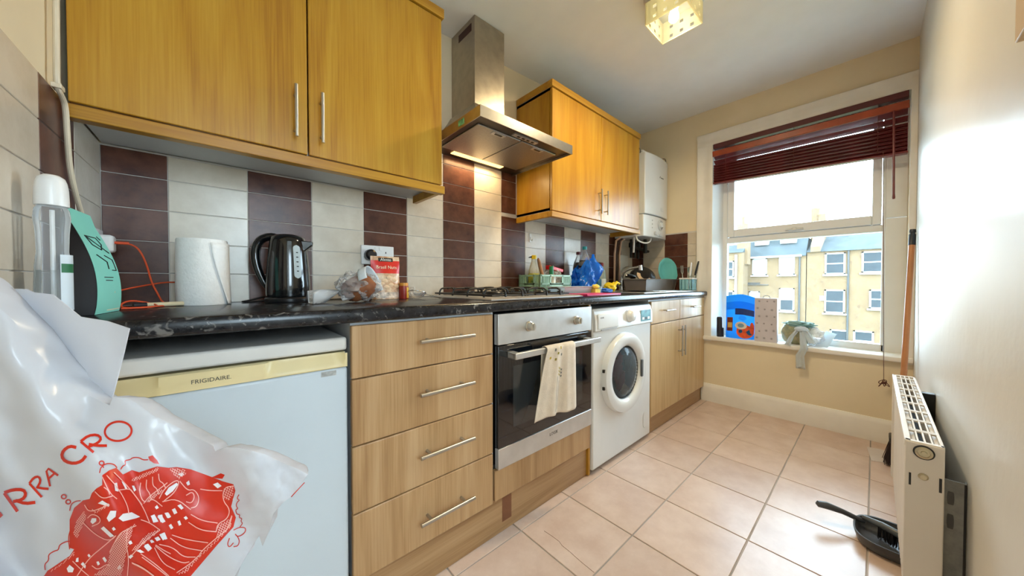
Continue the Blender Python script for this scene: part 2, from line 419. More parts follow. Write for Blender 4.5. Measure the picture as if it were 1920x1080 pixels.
# ---------------------------------------------------------------- window
XS = 3.15
win = bpy.data.objects.new('window_1', None); win.location = (XS, 0.4, WZ0); col.objects.link(win); struct(win)
def q(x, y, X=XS): p = onX(x, y, X); return p.y, p.z
yl0, _ = q(1363, 500); yr0, _ = q(1653, 500)          # lower pane sides
yu0, zu0 = q(1377, 431); yu1, _ = q(1635, 404)        # upper pane
_, zlt = q(1500, 446); _, zlb = q(1500, 632); 
FRX = XS + 0.05
UPVC = mat('window_white_gloss', C(232, 236, 238), 0.3, var=0.01)
# box lining: splayed left panel, flat right panel with a joint, head
lin = G()
lin.hexa([(XW - .001, WY1, WZ0), (XS + .03, WY1 - .045, WZ0), (XS + .03, WY1 + .0, WZ0), (XW, WY1 + .002, WZ0), (XW - .001, WY1, WZ1), (XS + .03, WY1 - .045, WZ1), (XS + .03, WY1, WZ1), (XW, WY1 + .002, WZ1)])
lin.build('lining_panel', UPVC, win)
G().box(XS - 0.01, XS + 0.03, WY0, yr0 - 0.012, WZ0, 1.385).build('lining_panel', UPVC, win, bevel=0.003)
G().box(XS - 0.01, XS + 0.03, WY0, yr0 - 0.012, 1.388, WZ1).build('lining_panel', UPVC, win, bevel=0.003)
# outer frame
g = G()
g.box(XS, FRX, yl0, WY1 - 0.03, WZ0, WZ1); g.box(XS, FRX, yr0 - 0.014, yr0, WZ0, WZ1)
g.box(XS, FRX, yr0 - 0.014, WY1 - 0.03, WZ1 - 0.05, WZ1); g.box(XS, FRX, yr0 - 0.014, yl0, WZ0, zlb)
g.box(XS, FRX, yr0, yl0, zlt, zlt + 0.045)
g.build('window_frame', UPVC, win, bevel=0.004)
# top-hung sash
ZT = WZ1 - 0.05
g = G(); zs = zlt + 0.047
g.box(XS - 0.014, FRX, yu0, yl0 - 0.004, zs, ZT); g.box(XS - 0.014, FRX, yr0 + 0.004, yu1, zs, ZT)
g.box(XS - 0.014, FRX, yu1, yu0, zs, zu0); g.box(XS - 0.014, FRX, yu1, yu0, ZT - 0.05, ZT)
sash = g.build('sash', UPVC, win, bevel=0.005)
ym = q(1490, 425)[0]
G().box(XS - 0.028, XS - 0.014, ym - 0.05, ym + 0.05, zs + 0.012, zs + 0.024).box(XS - 0.03, XS - 0.014, ym - 0.012, ym + 0.012, zs + 0.008, zs + 0.03).build('window_catch', STEELP, sash, bevel=0.003)
G().box(XS + 0.022, XS + 0.026, yu1 - .005, yu0 + .005, zu0 - .005, ZT - 0.045).build('pane', GLASS, win, smooth=0)
G().box(XS + 0.022, XS + 0.026, yr0 - .002, yl0 + .002, zlb - .004, zlt + .004).build('pane', GLASS, win, smooth=0)
# inner sill board
sp = [(XS + 0.01, 0.508), (XS + 0.01, 0.540), (XW - 0.03, 0.540), (XW - 0.036, 0.536), (XW - 0.038, 0.525), (XW - 0.036, 0.513), (XW - 0.03, 0.508)]
struct(G().prism(sp, lambda a, b: (a, YR + 0.002, b), (0, 0.955 - YR, 0)).build('trim_2', WHITE))
SILL = 0.540

# ================================================================ outside: brick terraces across the gardens
XF = 35.0
BRICK = mottled('yellow_stock_brick', C(92, 72, 48), C(104, 84, 58), 1.2, 0.9, 0.0, speck=C(80, 60, 40), fine=5)
SLATE = mat('blue_slate', C(60, 66, 68), 0.9, spec=0.05, var=0.1, vscale=1.5)
PANE_O = mat('far_window_glass', C(40, 46, 50), 0.3, spec=0.12, var=0.1, vscale=0.6)
BLINDO = mat('far_window_blind', C(138, 138, 134), 0.8, var=0.02)
FRAMEO = mat('far_white_frame', C(146, 146, 142), 0.6, var=0.02)
PIPEO = mat('far_downpipe', C(44, 44, 44), 0.6)
def far_pt(x, y, X=XF): return onX(x, y, X)
def house(name, label, xl, xr, eave_px, top_px, XF=XF, roof_back=4.0, depth=8.0):
    t = thing(name, label, 'building', (XF + 2, (far_pt(xl, 540, XF).y + far_pt(xr, 540, XF).y) / 2, -7))
    yl, yr = far_pt(xl, 540, XF).y, far_pt(xr, 540, XF).y
    xm = (xl + xr) / 2
    ez = far_pt(xm, eave_px, XF).z
    G().box(XF, XF + depth, yr + .01, yl - .01, -7, ez).build('wall', BRICK, t, smooth=0)
    tz = far_pt(xm, top_px, XF).z
    tz2 = CAM_H + (tz - CAM_H) * (XF + roof_back) / XF
    g = G(); g.hexa([(XF - .25, yr, ez), (XF + depth, yr, ez), (XF + depth, yl, ez), (XF - .25, yl, ez), (XF + roof_back, yr, tz2), (XF + depth, yr, tz2), (XF + depth, yl, tz2), (XF + roof_back, yl, tz2)])
    rf = g.build('roof', SLATE, t, smooth=0)
    return t, ez, rf
def far_window(t, x0, x1, y0, y1, blind=False, XF=XF, half=False):
    a, b = far_pt(x0, y0, XF), far_pt(x1, y1, XF)
    yl, yr, zt, zb = a.y, b.y, a.z, b.z
    g = G(); w = 0.10
    g.box(XF - .06, XF + .1, yl - w, yl, zb, zt); g.box(XF - .06, XF + .1, yr, yr + w, zb, zt)
    g.box(XF - .06, XF + .1, yr, yl, zt - w, zt); g.box(XF - .06, XF + .1, yr, yl, zb, zb + w)
    g.box(XF - .05, XF + .1, yr, yl, (zt + zb) / 2 - .04, (zt + zb) / 2 + .04); g.box(XF - .18, XF, yr - .1, yl + .1, zb - .12, zb)
    f = g.build('window', FRAMEO, t, smooth=0)
    zm = (zt + zb) / 2
    G().box(XF - .03, XF + .02, yr + w, yl - w, zm, zt - w).build('pane', BLINDO if (blind or half) else PANE_O, f, smooth=0)
    G().box(XF - .03, XF + .02, yr + w, yl - w, zb + w, zm).build('pane', BLINDO if blind else PANE_O, f, smooth=0)
# right-hand house
t, ez, rf = house('brick_house', 'yellow brick terraced house with plain slate roof, right half of the window view', 1512, 1760, 467, 437)
for a in ((1547, 1585, 475, 514, 0, 0), (1616, 1656, 472, 511, 0, 0), (1546, 1584, 543, 588, 0, 0), (1630, 1668, 543, 580, 0, 0), (1556, 1590, 617, 660, 0, 0), (1600, 1638, 619, 660, 0, 0), (1690, 1728, 470, 508, 0, 0)):
    far_window(t, *a[:4], blind=a[4], half=a[5])
for x in (1590, 1499):
    p = far_pt(x, 540); tt = t
    if x == 1590: G().cyl((XF - .1, p.y, -7), (XF - .1, p.y, ez), 0.06, n=8).build('downpipe', PIPEO, t)
p = far_pt(1541, 559); G().box(XF - .1, XF, p.y - .12, p.y + .12, p.z - .18, p.z + .18).build('vent_cover', FRAMEO, t)
pa, pb = far_pt(1512, 470), far_pt(1522, 440)
ch = G(); p = far_pt(1527, 412, XF + 3.5); pr = far_pt(1549, 412, XF + 3.5); pt = far_pt(1530, 400, XF + 3.5)
ch.box(XF + 3, XF + 4.2, far_pt(1548, 412, XF + 3).y, min(far_pt(1510, 412, XF + 3).y, far_pt(1512, 540).y - .4), ez - 1, far_pt(1530, 402, XF + 3).z)
ch.box(XF + 3.2, XF + 4, far_pt(1536, 412, XF + 3).y, far_pt(1520, 412, XF + 3).y, ez - 1, far_pt(1527, 390, XF + 3).z)
ck = ch.build('chimney', BRICK, t, smooth=0)
pp = far_pt(1525, 390, XF + 3)
G().lathe([(.17, 0), (.14, .35), (.17, .4)], (XF + 3.6, pp.y, pp.z), 10).build('chimney_pot', mat('terracotta_pot', C(150, 100, 76), .8), ck)
# brick party-wall upstand between the two roofs
pu = far_pt(1512, 472); pu.y -= .55; g = G(); g.hexa([(XF - .3, pu.y - .28, ez), (XF + 3, pu.y - .28, ez), (XF + 3, pu.y + .28, ez), (XF - .3, pu.y + .28, ez), (XF - .3, pu.y - .28, ez + .4), (XF + 3, pu.y - .28, ez + 2.6), (XF + 3, pu.y + .28, ez + 2.6), (XF - .3, pu.y + .28, ez + .4)])
g.build('party_wall', BRICK, t, smooth=0)
# left-hand house with dormers
t, ez, rf = house('brick_house', 'yellow brick terraced house with dormered slate roof, left half of the window view', 1393, 1511, 482, 450, roof_back=1.2)
for a in ((1411, 1438, 485, 516, 1, 0), (1461, 1490, 481, 515, 1, 0), (1405, 1424, 546, 590, 1, 0), (1461, 1489, 540, 584, 0, 1)):
    far_window(t, *a[:4], blind=a[4], half=a[5])
for x0, x1, y0, y1 in ((1415, 1441, 449, 459), (1463, 1493, 444, 455)):
    a, b = far_pt(x0, y0, XF + .6), far_pt(x1, y1, XF + .6)
    d = G().box(XF + .6, XF + 2.5, b.y, a.y, b.z, a.z + 0.5).build('dormer', FRAMEO, t, smooth=0)
    G().box(XF + .57, XF + .6, b.y + .12, a.y - .12, b.z + .1, a.z + .35).build('pane', BLINDO, d, smooth=0)
p = far_pt(1499, 540); G().cyl((XF - .1, p.y, -7), (XF - .1, p.y, ez), 0.06, n=8).build('downpipe', PIPEO, t)
a, b = far_pt(1396, 484), far_pt(1512, 476); G().box(XF - .32, XF - .2, b.y + .25, a.y, ez - .06, ez + .1).build('gutter', FRAMEO, t, smooth=0)
a, b = far_pt(1399, 531), far_pt(1425, 529); G().box(XF - .1, XF, b.y, a.y, a.z - .05, a.z + .05).build('waste_pipe', PIPEO, t, smooth=0)
a, b = far_pt(1399, 534), far_pt(1441, 533); G().box(XF - .1, XF, b.y, a.y, a.z - .03, a.z + .03).build('waste_pipe', PIPEO, t, smooth=0)
# far-left wing, nearer, with white pipe
XG = 33.0
t, ez, rf = house('brick_wing', 'narrow brick wing with white downpipe at the left edge of the window view', 1290, 1393, 476, 462, XF=XG, roof_back=1.4, depth=1.6)
far_window(t, 1356, 1376, 490, 520, XF=XG); far_window(t, 1356, 1376, 545, 580, XF=XG)
p = far_pt(1380, 540, XG); G().cyl((XG - .12, p.y, -7), (XG - .12, p.y, ez - .2), 0.09, n=8).build('downpipe', FRAMEO, t)
p0 = far_pt(1382, 440, XG + .5); p1 = far_pt(1402, 440, XG + .5)
g = G(); g.box(XG + .5, XG + 1.5, p1.y, p0.y, ez - 1, far_pt(1392, 420, XG + .5).z); g.box(XG + .7, XG + 1.3, p1.y + .3, p0.y - .3, ez, far_pt(1392, 406, XG + .5).z)
g.build('chimney', BRICK, t, smooth=0)
struct(G().box(XW + 2, 60, -40, 60, -7.3, -7).build('ground_gardens', mat('garden_grass', C(92, 104, 62), 0.95, var=0.15, vscale=0.4), smooth=0))
# ================================================================ kitchen units
YD = 0.945          # face of the lower doors
def front_panel(name, parent, x0, x1, z0, z1, m, y=YD, th=0.018, bev=0.0025, curve=0.0):
    g = G()
    if curve:
        n = 12; rings = []
        pts = [(x0 + (x1 - x0) * k / n, y + curve * (2 * k / n - 1) ** 2 * 0) for k in range(n + 1)]
    g.box(x0, x1, y, y + th, z0, z1)
    return g.build(name, m, parent, bevel=bev)
# ---- worktop
ZC = 0.910
pro = [(YW - 0.001, 0.872), (YW - 0.001, ZC), (0.936, ZC), (0.929, ZC - 0.003), (0.925, ZC - 0.010), (0.925, ZC - 0.028), (0.928, ZC - 0.035), (0.935, 0.872)]
tag(G().prism(pro, lambda a, b: (XN + 0.001, a, b), (2.992 - XN, 0, 0)).build('worktop', TOP, smooth=50), 'long black speckled worktop with rounded front edge along tiled wall', 'worktop')

# ---- wall cabinets
def wall_cabinet(label, x0, x1, xd, left_end, right_end, group=None):
    yb, yf, z0, z1 = YW + 0.003, 1.252, 1.393, 2.092
    t = thing('wall_cabinet', label, 'cabinet', ((x0 + x1) / 2, yb, z0))
    g = G(); g.box(x0, x1, yf, yb, z0, z0 + 0.016); g.box(x0, x1, yf, yb, z1 - 0.016, z1); g.box(x0 + 0.016, x1 - 0.016, yb - 0.006, yb, z0, z1)
    g.build('carcass', CARC, t)
    G().box(x0, x0 + 0.016, yf, yb - 0.001, z0 + 0.001, z1).build('side_panel', OAKVU if left_end else CARC, t)
    G().box(x1 - 0.016, x1, yf, yb - 0.001, z0 + 0.001, z1).build('side_panel', OAKVU if right_end else CARC, t)
    ds = []
    for a, b in ((x0 + 0.002, xd - 0.002), (xd + 0.002, x1 - 0.002)):
        ds.append(G().box(a, b, 1.232, 1.250, z0 + 0.002, z1 - 0.004).build('door', OAKVU, t, bevel=0.0025))
    hl = 0.036
    for d, hx in zip(ds, (xd - hl, xd + hl)):
        bar_handle(d, (hx, 1.232, 1.435), (hx, 1.232, 1.595), (0, -1, 0), r=0.005, off=0.03)
    # light rail under the doors and cornice strip on top
    xl = x0 - (0.006 if left_end else 0); xr = x1 + (0.008 if right_end else 0)
    G().box(xl, xr, 1.226, 1.258, 1.357, z0 - 0.004).build('light_rail', OAKHU, t, bevel=0.002)
    if right_end:
        G().box(x1 - 0.022, x1 - 0.002, 1.258, yb - 0.055, 1.357, z0 - 0.002).build('light_rail', OAKHU, t, bevel=0.002)
    if left_end:
        G().box(x0 - 0.006, x0 + 0.014, 1.258, yb - 0.002, 1.357, z0 - 0.002).build('light_rail', OAKHU, t, bevel=0.002)
    G().box(xl, xr, 1.226, 1.252 if not left_end else 1.262, z1 + 0.002, 2.132).build('cornice', OAKHU, t, bevel=0.002)
    if left_end: G().box(xl, xl + 0.02, 1.262, yb - 0.002, z1 + 0.002, 2.132).build('cornice', OAKHU, t, bevel=0.002)
    if right_end: G().box(xr - 0.02, xr, 1.262, yb - 0.002, z1 + 0.002, 2.132).build('cornice', OAKHU, t, bevel=0.002)
    G().box(x0, x1, 1.255, yb - 0.003, z1 + 0.0005, z1 + 0.014).build('top_board', CARC, t)
    return t
wall_cabinet('lamp-tinted oak double wall cabinet above the kettle and kitchen roll', XN + 0.004, 0.706, 0.216, False, True)
wall_cabinet('lamp-tinted oak double wall cabinet between cooker hood and boiler', 1.408, 2.432, 1.906, True, True)
# black lids lying on top of the far cabinet
PANB = mat('black_nonstick', C(16, 17, 20), 0.35, var=0.05)
for (x, y, r, h, lab) in ((2.10, 1.31, 0.075, 0.055, 'upturned black bowl on far wall cabinet, nearer of two'), (2.33, 1.31, 0.06, 0.05, 'upturned black bowl on far wall cabinet, beside the boiler')):
    tag(G().lathe([(r, 0), (r * 1.03, .004), (r * .98, h * .4), (r * .8, h * .8), (r * .45, h), (0, h)], (x, y, 2.106), 28).build('bowl', PANB), lab, 'bowl', 'bowls on the far wall cabinet')

# ---- cooker hood
t = thing('cooker_hood', 'stainless steel chimney cooker hood above the gas hob', 'cooker hood', (1.07, YW, 1.64))
hx0, hx1, hyf = 0.775, 1.365, 1.055
HSTEEL = mat('hood_steel', C(176, 166, 150), 0.32, 1.0, var=0.05, vscale=25)
ch = G(); ch.box(0.935, 1.125, 1.318, YW + 0.004, 1.85, ceil_z(0.935) - 0.001)
chim = ch.build('chimney', HSTEEL, t, bevel=0.0015)
zq = ceil_z(1)
G().box(0.9338, 0.9352, 1.345, 1.46, 2.225, 2.262).build('vent_slot', mat('dark_slot', C(60, 26, 18), .6), chim, smooth=0)
# canopy: straight front band, sloped shell up to the chimney
g = G(); zb, zt = 1.645, 1.690
g.box(hx0, hx1, hyf, hyf + 0.004, zb, zt); g.box(hx0, hx0 + 0.004, hyf + .004, YW + 0.003, zb, zt); g.box(hx1 - 0.004, hx1, hyf + .004, YW + 0.003, zb, zt)
band = g.build('front_band', STEEL, t)
g = G()
ring0 = [(hx0, hyf, zt), (hx1, hyf, zt), (hx1, YW + .003, zt), (hx0, YW + .003, zt)]
def rr(k):
    e = k ** 0.6
    return [(hx0 + (0.925 - hx0) * k, hyf + (1.308 - hyf) * k, zt + 0.165 * k ** 1.6), (hx1 + (1.135 - hx1) * k, hyf + (1.308 - hyf) * k, zt + .165 * k ** 1.6), (hx1 + (1.135 - hx1) * k, YW + .003, zt + .165 * k ** 1.6), (hx0 + (0.925 - hx0) * k, YW + .003, zt + .165 * k ** 1.6)]
g.loft([ring0] + [rr(k / 8) for k in range(1, 9)], cap=False)
g.build('canopy', HSTEEL, t, smooth=25)
FILT = mat('aluminium_filter', C(168, 166, 164), 0.45, 0.9, var=0.05, vscale=120)
RIM = mat('hood_rim', C(92, 84, 78), 0.4, 0.8, var=0.04)
g = G(); g.box(hx0 + .004, hx1 - .004, hyf + .004, hyf + .075, zb + .012, zb + .016); g.box(hx0 + .004, hx1 - .004, 1.44, YW, zb + .012, zb + .016)
g.box(hx0 + .004, hx0 + .045, hyf + .075, 1.44, zb + .012, zb + .016); g.box(hx1 - .045, hx1 - .004, hyf + .075, 1.44, zb + .012, zb + .016)
g.build('underside_frame', RIM, t)
xm = (hx0 + hx1) / 2
for a, b in ((hx0 + .045, xm - .003), (xm + .003, hx1 - .045)):
    f = G().box(a, b, hyf + .075, 1.44, zb + .006, zb + .012).build('filter', FILT, t, bevel=0.002)
    c = (a + b) / 2
    G().box(c - .035, c + .035, hyf + .08, hyf + .105, zb + .003, zb + .006).build('latch_plate', STEELP, f)
    G().box(c - .02, c + .02, hyf + .087, hyf + .098, zb + .0015, zb + .003).build('latch', BLACKP, f)
    
ctl = G().box(xm - .075, xm + .075, hyf + .035, hyf + .06, zb + .006, zb + .012).build('control_strip', STEELP, t)
for k in range(4): G().box(xm - .05 + k * .03, xm - .035 + k * .03, hyf + .043, hyf + .052, zb + .004, zb + .006).build('button', BLACKP, ctl)
G().box(hx0 - .0006, hx0, 1.17, 1.215, 1.655, 1.68).build('energy_sticker', mat('green_sticker', C(120, 190, 130), .5, var=.3, vscale=60), t)
LIGHTM = mat('hood_lamp_lens', C(255, 200, 110), 0.4, var=0, emit=(1.0, 0.62, 0.2, 1), estr=2.2)
G().box(0.90, 1.235, 1.452, 1.488, zb + .008, zb + .0125).build('lamp_lens', LIGHTM, t, bevel=0.002)
area_light('hood_bulb', (1.07, 1.47, zb + 0.004), (R(-6), 0, 0), 0.30, 0.03, 1.3, (1.0, 0.70, 0.34))

# ---- fridge
FRG = mat('fridge_white', C(196, 208, 218), 0.28, var=0.01)
fx0, fx1 = -0.245, 0.253; fyb = 1.48
t = thing('fridge', 'small white under-counter fridge with yellowed handle strip behind the carrier bag', 'fridge', ((fx0 + fx1) / 2, 1.2, 0))
G().box(fx0, fx1, 1.005, fyb, 0.02, 0.795).build('body', FRG, t, bevel=0.004)
G().box(fx0 - .002, fx1 + .002, 0.962, fyb, 0.796, 0.831).build('top_board', mat('fridge_top_white', C(214, 212, 208), 0.4, var=0.02), t, bevel=0.006)
dr = G().box(fx0, fx1, 0.952, 1.003, 0.05, 0.752).build('door', FRG, t, bevel=0.006)
# handle strip with two scooped recesses
hs_pts = 60; g = G()
def strip_z(u): return 0.753, 0.797
g.box(fx0, fx1, 0.975, 1.003, 0.753, 0.790)
rec = [(fx0 + .02, -.098), (.078, .246)]
def depth(x, z):
    d = 0.0
    for a, b in rec:
        if a < x < b:
            e = min(1, min(x - a, b - x) / 0.03); d = max(d, 0.02 * math.sqrt(max(0, 1 - (1 - e) ** 2)) * (0.25 + 0.75 * min(1, max(0, (z - .758) / .03))))
    return d
g.grid(lambda u, v: (fx0 + (fx1 - fx0) * u, 0.953 + depth(fx0 + (fx1 - fx0) * u, 0.753 + .037 * v), 0.753 + .037 * v), 120, 10)
g.box(fx0, fx1, 0.9535, 0.976, 0.753, 0.7532); 
g.build('handle_strip', CREAMP, dr, smooth=40, recalc=False)
text_mesh('brand_lettering', 'FRIGIDAIRE.', mat('grey_print', C(70, 66, 60), .5, var=0), (-0.0175, 0.953, 0.7705), (1, 0, 0), (0, 0, 1), 0.0122, dr, 0.0004)
G().box(0.19, 0.225, 0.9512, 0.952, 0.735, 0.748).build('torn_sticker', mat('silver_sticker', C(170, 172, 172), .4, .5, var=.2, vscale=80), dr)
for x in (fx0 + .05, fx1 - .05): G().cyl((x, 1.05, 0), (x, 1.05, .022), .018).build('foot', BLACKP, t)

# ---- drawer unit
t = thing('drawer_unit', 'oak four-drawer base unit with bar handles between fridge and oven', 'drawer unit', (0.506, 1.2, 0.147))
G().box(0.264, 0.754, 0.966, 1.45, 0.15, 0.868).build('carcass', CARC, t)
zz = [0.147, 0.341, 0.529, 0.715, 0.864]
for k in range(4):
    d = G().box(0.262, 0.751, YD, YD + .019, zz[k] + .0015, zz[k + 1] - .0015).build('drawer_front', OAKV, t, bevel=0.003)
    zc = (0.238, 0.445, 0.637, 0.800)[k]
    bar_handle(d, (0.447, YD, zc), (0.645, YD, zc), (0, -1, 0), r=0.0062, off=0.033, inset=0.18)
# ---- oven housing and oven
t = thing('oven_housing', 'oak housing panel below the built-in oven with thin end panel', 'cabinet', (1.07, 1.2, 0.15))
G().box(0.760, 1.372, YD, YD + .018, 0.152, 0.268).build('front_panel', OAKV, t, bevel=0.0025)
G().box(0.756, 0.766, 0.966, 1.45, 0.15, 0.868).build('side_panel', CARC, t)
G().box(1.372, 1.386, 0.955, 1.45, 0.004, 0.868).build('side_panel', OAKVU, t)
G().box(0.770, 1.372, 0.99, 1.45, 0.245, 0.262).build('shelf', CARC, t)
t = thing('oven', 'stainless steel built-in electric oven with dark glass door', 'oven', (1.07, 1.2, 0.265))
ox0, ox1 = 0.770, 1.370
G().box(ox0 + .01, ox1 - .01, 0.962, 1.44, 0.276, 0.858).build('body', mat('oven_body_dark', C(24, 24, 26), .5), t)
cp = G().box(ox0, ox1, 0.938, 0.962, 0.744, 0.862).build('control_panel', STEELP, t, bevel=0.002)
for x in (0.932, 1.245):
    k = G(); k.lathe([(0.021, 0), (0.021, .004), (0.0165, .006), (0.0155, .026), (0.013, .029), (0, .029)], (x, 0.938, 0.803), 24, (0, -1, 0)); k.box(x - .003, x + .003, 0.905, 0.912, 0.79, 0.816)
    k.build('knob', STEEL, cp)
dg = mat('oven_glass', C(6, 12, 22), 0.04, var=0, coat=0.6)
dd = G().box(ox0, ox1, 0.938, 0.958, 0.352, 0.740).build('door_glass', dg, t, bevel=0.002)
G().box(ox0 + .075, ox1 - .075, 0.9374, 0.938, 0.415, 0.655).build('viewing_window', mat('oven_window_glass', C(44, 50, 54), 0.05, var=0, coat=0.6), dd, smooth=0)
bt = G().box(ox0, ox1, 0.936, 0.958, 0.272, 0.350).build('bottom_trim', STEELP, t, bevel=0.002)
text_mesh('brand_lettering', 'LOGIK', mat('dark_print', C(60, 60, 62), .5, var=0), (1.085, 0.936, 0.318), (1, 0, 0), (0, 0, 1), 0.019, bt, 0.0004)
g = G(); HZ, HY = 0.703, 0.896
g.box(0.815, 1.378, HY - .009, HY + .009, HZ - .012, HZ + .012)
g.box(0.815, 0.845, HY, 0.938, HZ - .012, HZ + .012); g.box(1.30, 1.33, HY, 0.938, HZ - .012, HZ + .012)
g.build('handle', STEELP, t, bevel=0.003)

# ---- tea towel over the oven handle
TOWEL = mat('tea_towel_cloth', C(226, 214, 198), 0.9, var=0.03, vscale=40, bump=0.25, bscale=220)
def towel_fn(u, v):
    # v: 0 back hem .. 1 front hem over the bar
    Lf, Lb = 0.270, 0.16
    s = -Lb + v * (Lf + Lb + 0.05)
    xt0, xt1 = 0.978, 1.16; xb0, xb1 = 0.905, 1.168
    if s < 0: z = HZ + s; y = HY + 0.016; k = -s / Lb
    elif s < 0.05:
        a = s / 0.05 * math.pi; z = HZ + .016 * math.sin(a) + .002; y = HY + .016 * math.cos(a); k = 0
    else: z = HZ - (s - 0.05); y = HY - 0.016; k = (s - .05) / Lf
    kk = k ** 0.8 * (1 if s > 0 else 0.1)
    x = (xt0 + (xb0 - xt0) * kk) * (1 - u) + (xt1 + (xb1 - xt1) * kk) * u
    fold = math.sin(u * 13 + 0.6) * 0.006 + math.sin(u * 23 + 2) * 0.003
    y += (fold * (0.35 + k) - 0.004 * k) * (1 if s > 0.025 else -0.4) - (0.004 if s > .025 else -.0)
    if s >= .05: z += 0.012 * math.sin(u * 4.4 + .7) * k + 0.0 
    if s >= .05: z -= 0.02 * (0.5 - u) * k
    return (x, min(y, 0.930), z)
tw = G().grid(towel_fn, 48, 60).build('tea_towel', TOWEL, solid=0.0018, smooth=80, recalc=False)
tag(tw, 'cream printed tea towel hanging over the oven door handle', 'towel')
PRN = [mat('towel_print_yellow', C(196, 168, 66), .9), mat('towel_print_grey', C(120, 120, 116), .9), mat('towel_print_olive', C(150, 140, 60), .9)]
def towel_mark(m, u, v, w, h, name='printed_motif'):
    g = G(); g.grid(lambda a, b: tuple(Vector(towel_fn(u + w * (a - .5), v + h * (b - .5))) + Vector((0, -0.0016, 0))), 6, 6); g.build(name, m, tw, recalc=False)
for k, (u, v) in enumerate(((.14, .50), (.26, .44), (.36, .47), (.45, .43), (.5, .49), (.3, .52))): towel_mark(PRN[k % 3], u, v, .05, .02)
for k in range(9): towel_mark(PRN[(k * 2) % 3], .44 + .09 * (k % 3) * .6, .60 + .028 * (k // 3) + .012 * (k % 3), .035, .016)
towel_mark(PRN[1], .40, .82, .012, .30); towel_mark(PRN[1], .50, .84, .012, .25)

# ---- washing machine
WM = mat('washing_machine_white', C(228, 232, 234), 0.25, var=0.01)
wx0, wx1, wyf = 1.392, 2.022, 0.944
t = thing('washing_machine', 'white front-loading washing machine with round door under the worktop', 'washing machine', ((wx0 + wx1) / 2, 1.2, 0))
G().box(wx0, wx1, wyf, 1.46, 0.022, 0.846).build('body', WM, t, bevel=0.008)
cpz0, cpz1 = 0.728, 0.842
pro = [(wyf - .002, cpz0), (wyf - .014, cpz0 + .006), (wyf - .012, cpz1 - .05), (wyf - .002, cpz1 - .006), (wyf + .02, cpz1 + .004), (wyf + .02, cpz0)]
pnl = G().prism(pro, lambda a, b: (wx0 + .003, a, b), (wx1 - wx0 - .006, 0, 0)).build('control_panel', WM, t, bevel=0.003)
dz0 = 0.742
dw = G().box(wx0 + .02, wx0 + .215, wyf - .018, wyf - .008, dz0, cpz1 - .022).build('detergent_drawer', WM, pnl, bevel=0.004)
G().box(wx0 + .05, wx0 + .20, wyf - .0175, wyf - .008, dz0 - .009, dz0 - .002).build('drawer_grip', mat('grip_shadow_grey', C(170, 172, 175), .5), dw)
text_mesh('brand_lettering', 'LOGIK', MATS['dark_print'], (wx0 + .055, wyf - .018, 0.80), (1, 0, 0), (0, 0, 1), 0.011, dw, 0.0003)
G().lathe([(.036, 0), (.036, .006), (.03, .012), (.027, .026), (.02, .03), (0, .03)], (wx0 + .34, wyf - .013, .79), 32, (0, -1, 0)).build('dial', WM, pnl)
stk = G().box(wx0 + .475, wx0 + .60, wyf - .0150, wyf - .0125, .748, .815).build('energy_sticker', mat('teal_sticker', C(70, 140, 150), .4, var=.25, vscale=25), pnl)
for k in range(3): G().box(wx0 + .49 + .034 * k, wx0 + .515 + .034 * k, wyf - .0157, wyf - .0150, .757, .772).build('icon', BLACKP if k % 2 else WPLAST, stk)
# door: ring, inner bowl, glass
dc = Vector(((wx0 + wx1) / 2 - 0.022, wyf, 0.478))
rg = G().lathe([(.222, 0), (.222, -.018), (.216, -.030), (.19, -.036), (.165, -.032), (.150, -.022), (.146, -.004), (.146, .0), (.222, 0)], dc, 64, (0, 1, 0), cap=False).build('door_ring', WM, t, smooth=50)
G().lathe([(.150, -.006), (.146, .004)], dc + Vector((0, -.012, 0)), 48, (0, 1, 0), cap=False).build('door_gasket', mat('grey_rubber', C(96, 98, 102), .5), rg)
G().lathe([(.148, -.014), (.13, -.030), (.09, -.040), (.04, -.044), (0, -.044)], dc + Vector((0, .012, 0)), 48, (0, 1, 0), cap=False).build('door_glass', clear_mat('porthole_glass', (0.25, 0.32, 0.38, 1), 0.18, 0.03), rg)
drum = G().lathe([(.146, -.006), (.140, .0), (.10, .0), (0, .0)], dc + Vector((0, -.001, 0)), 48, (0, 1, 0)).build('drum', mat('drum_dark_steel', C(30, 34, 40), 0.25, 0.8, var=.2, vscale=12), rg)
LAUND = [mat('laundry_red', C(110, 16, 30), .8), mat('laundry_dark', C(24, 20, 30), .8), mat('laundry_cream', C(150, 130, 110), .8)]
for k, (dx, dz, r, m) in enumerate(((-.07, .02, .055, 0), (-.04, -.04, .05, 0), (.02, .05, .05, 1), (.04, -.05, .06, 1), (.0, -.09, .035, 2), (-.05, .08, .03, 0))):
    G().blob(dc + Vector((dx, -.009, dz)), (r, .008, r), .5, 2.5, k * 3.1, 3).build('laundry', LAUND[m], rg)
G().box(dc.x + .148, dc.x + .166, wyf - .040, wyf - .030, dc.z - .05, dc.z + .05).build('door_grip', mat('grip_grey', C(96, 104, 112), .4), rg, bevel=.003)
for dz in (.045, -.045): G().box(dc.x - .226, dc.x - .20, wyf - .022, wyf - .012, dc.z + dz - .008, dc.z + dz + .008).build('hinge', BLACKP, rg)
fcx, fcz = wx1 - .065, .13
G().prism([(fcx + .03 * (1 if c > 0 else -1) * abs(c) ** .6, fcz + .05 * (1 if q_ > 0 else -1) * abs(q_) ** .6) for c, q_ in [(math.cos(2 * math.pi * k / 28), math.sin(2 * math.pi * k / 28)) for k in range(28)]], lambda a, b: (a, wyf - .003, b), (0, .0025, 0)).build('filter_flap', WM, t, bevel=.001)
for x in (wx0 + .05, wx1 - .05): G().cyl((x, 1.0, 0), (x, 1.0, .024), .02).build('foot', BLACKP, t)

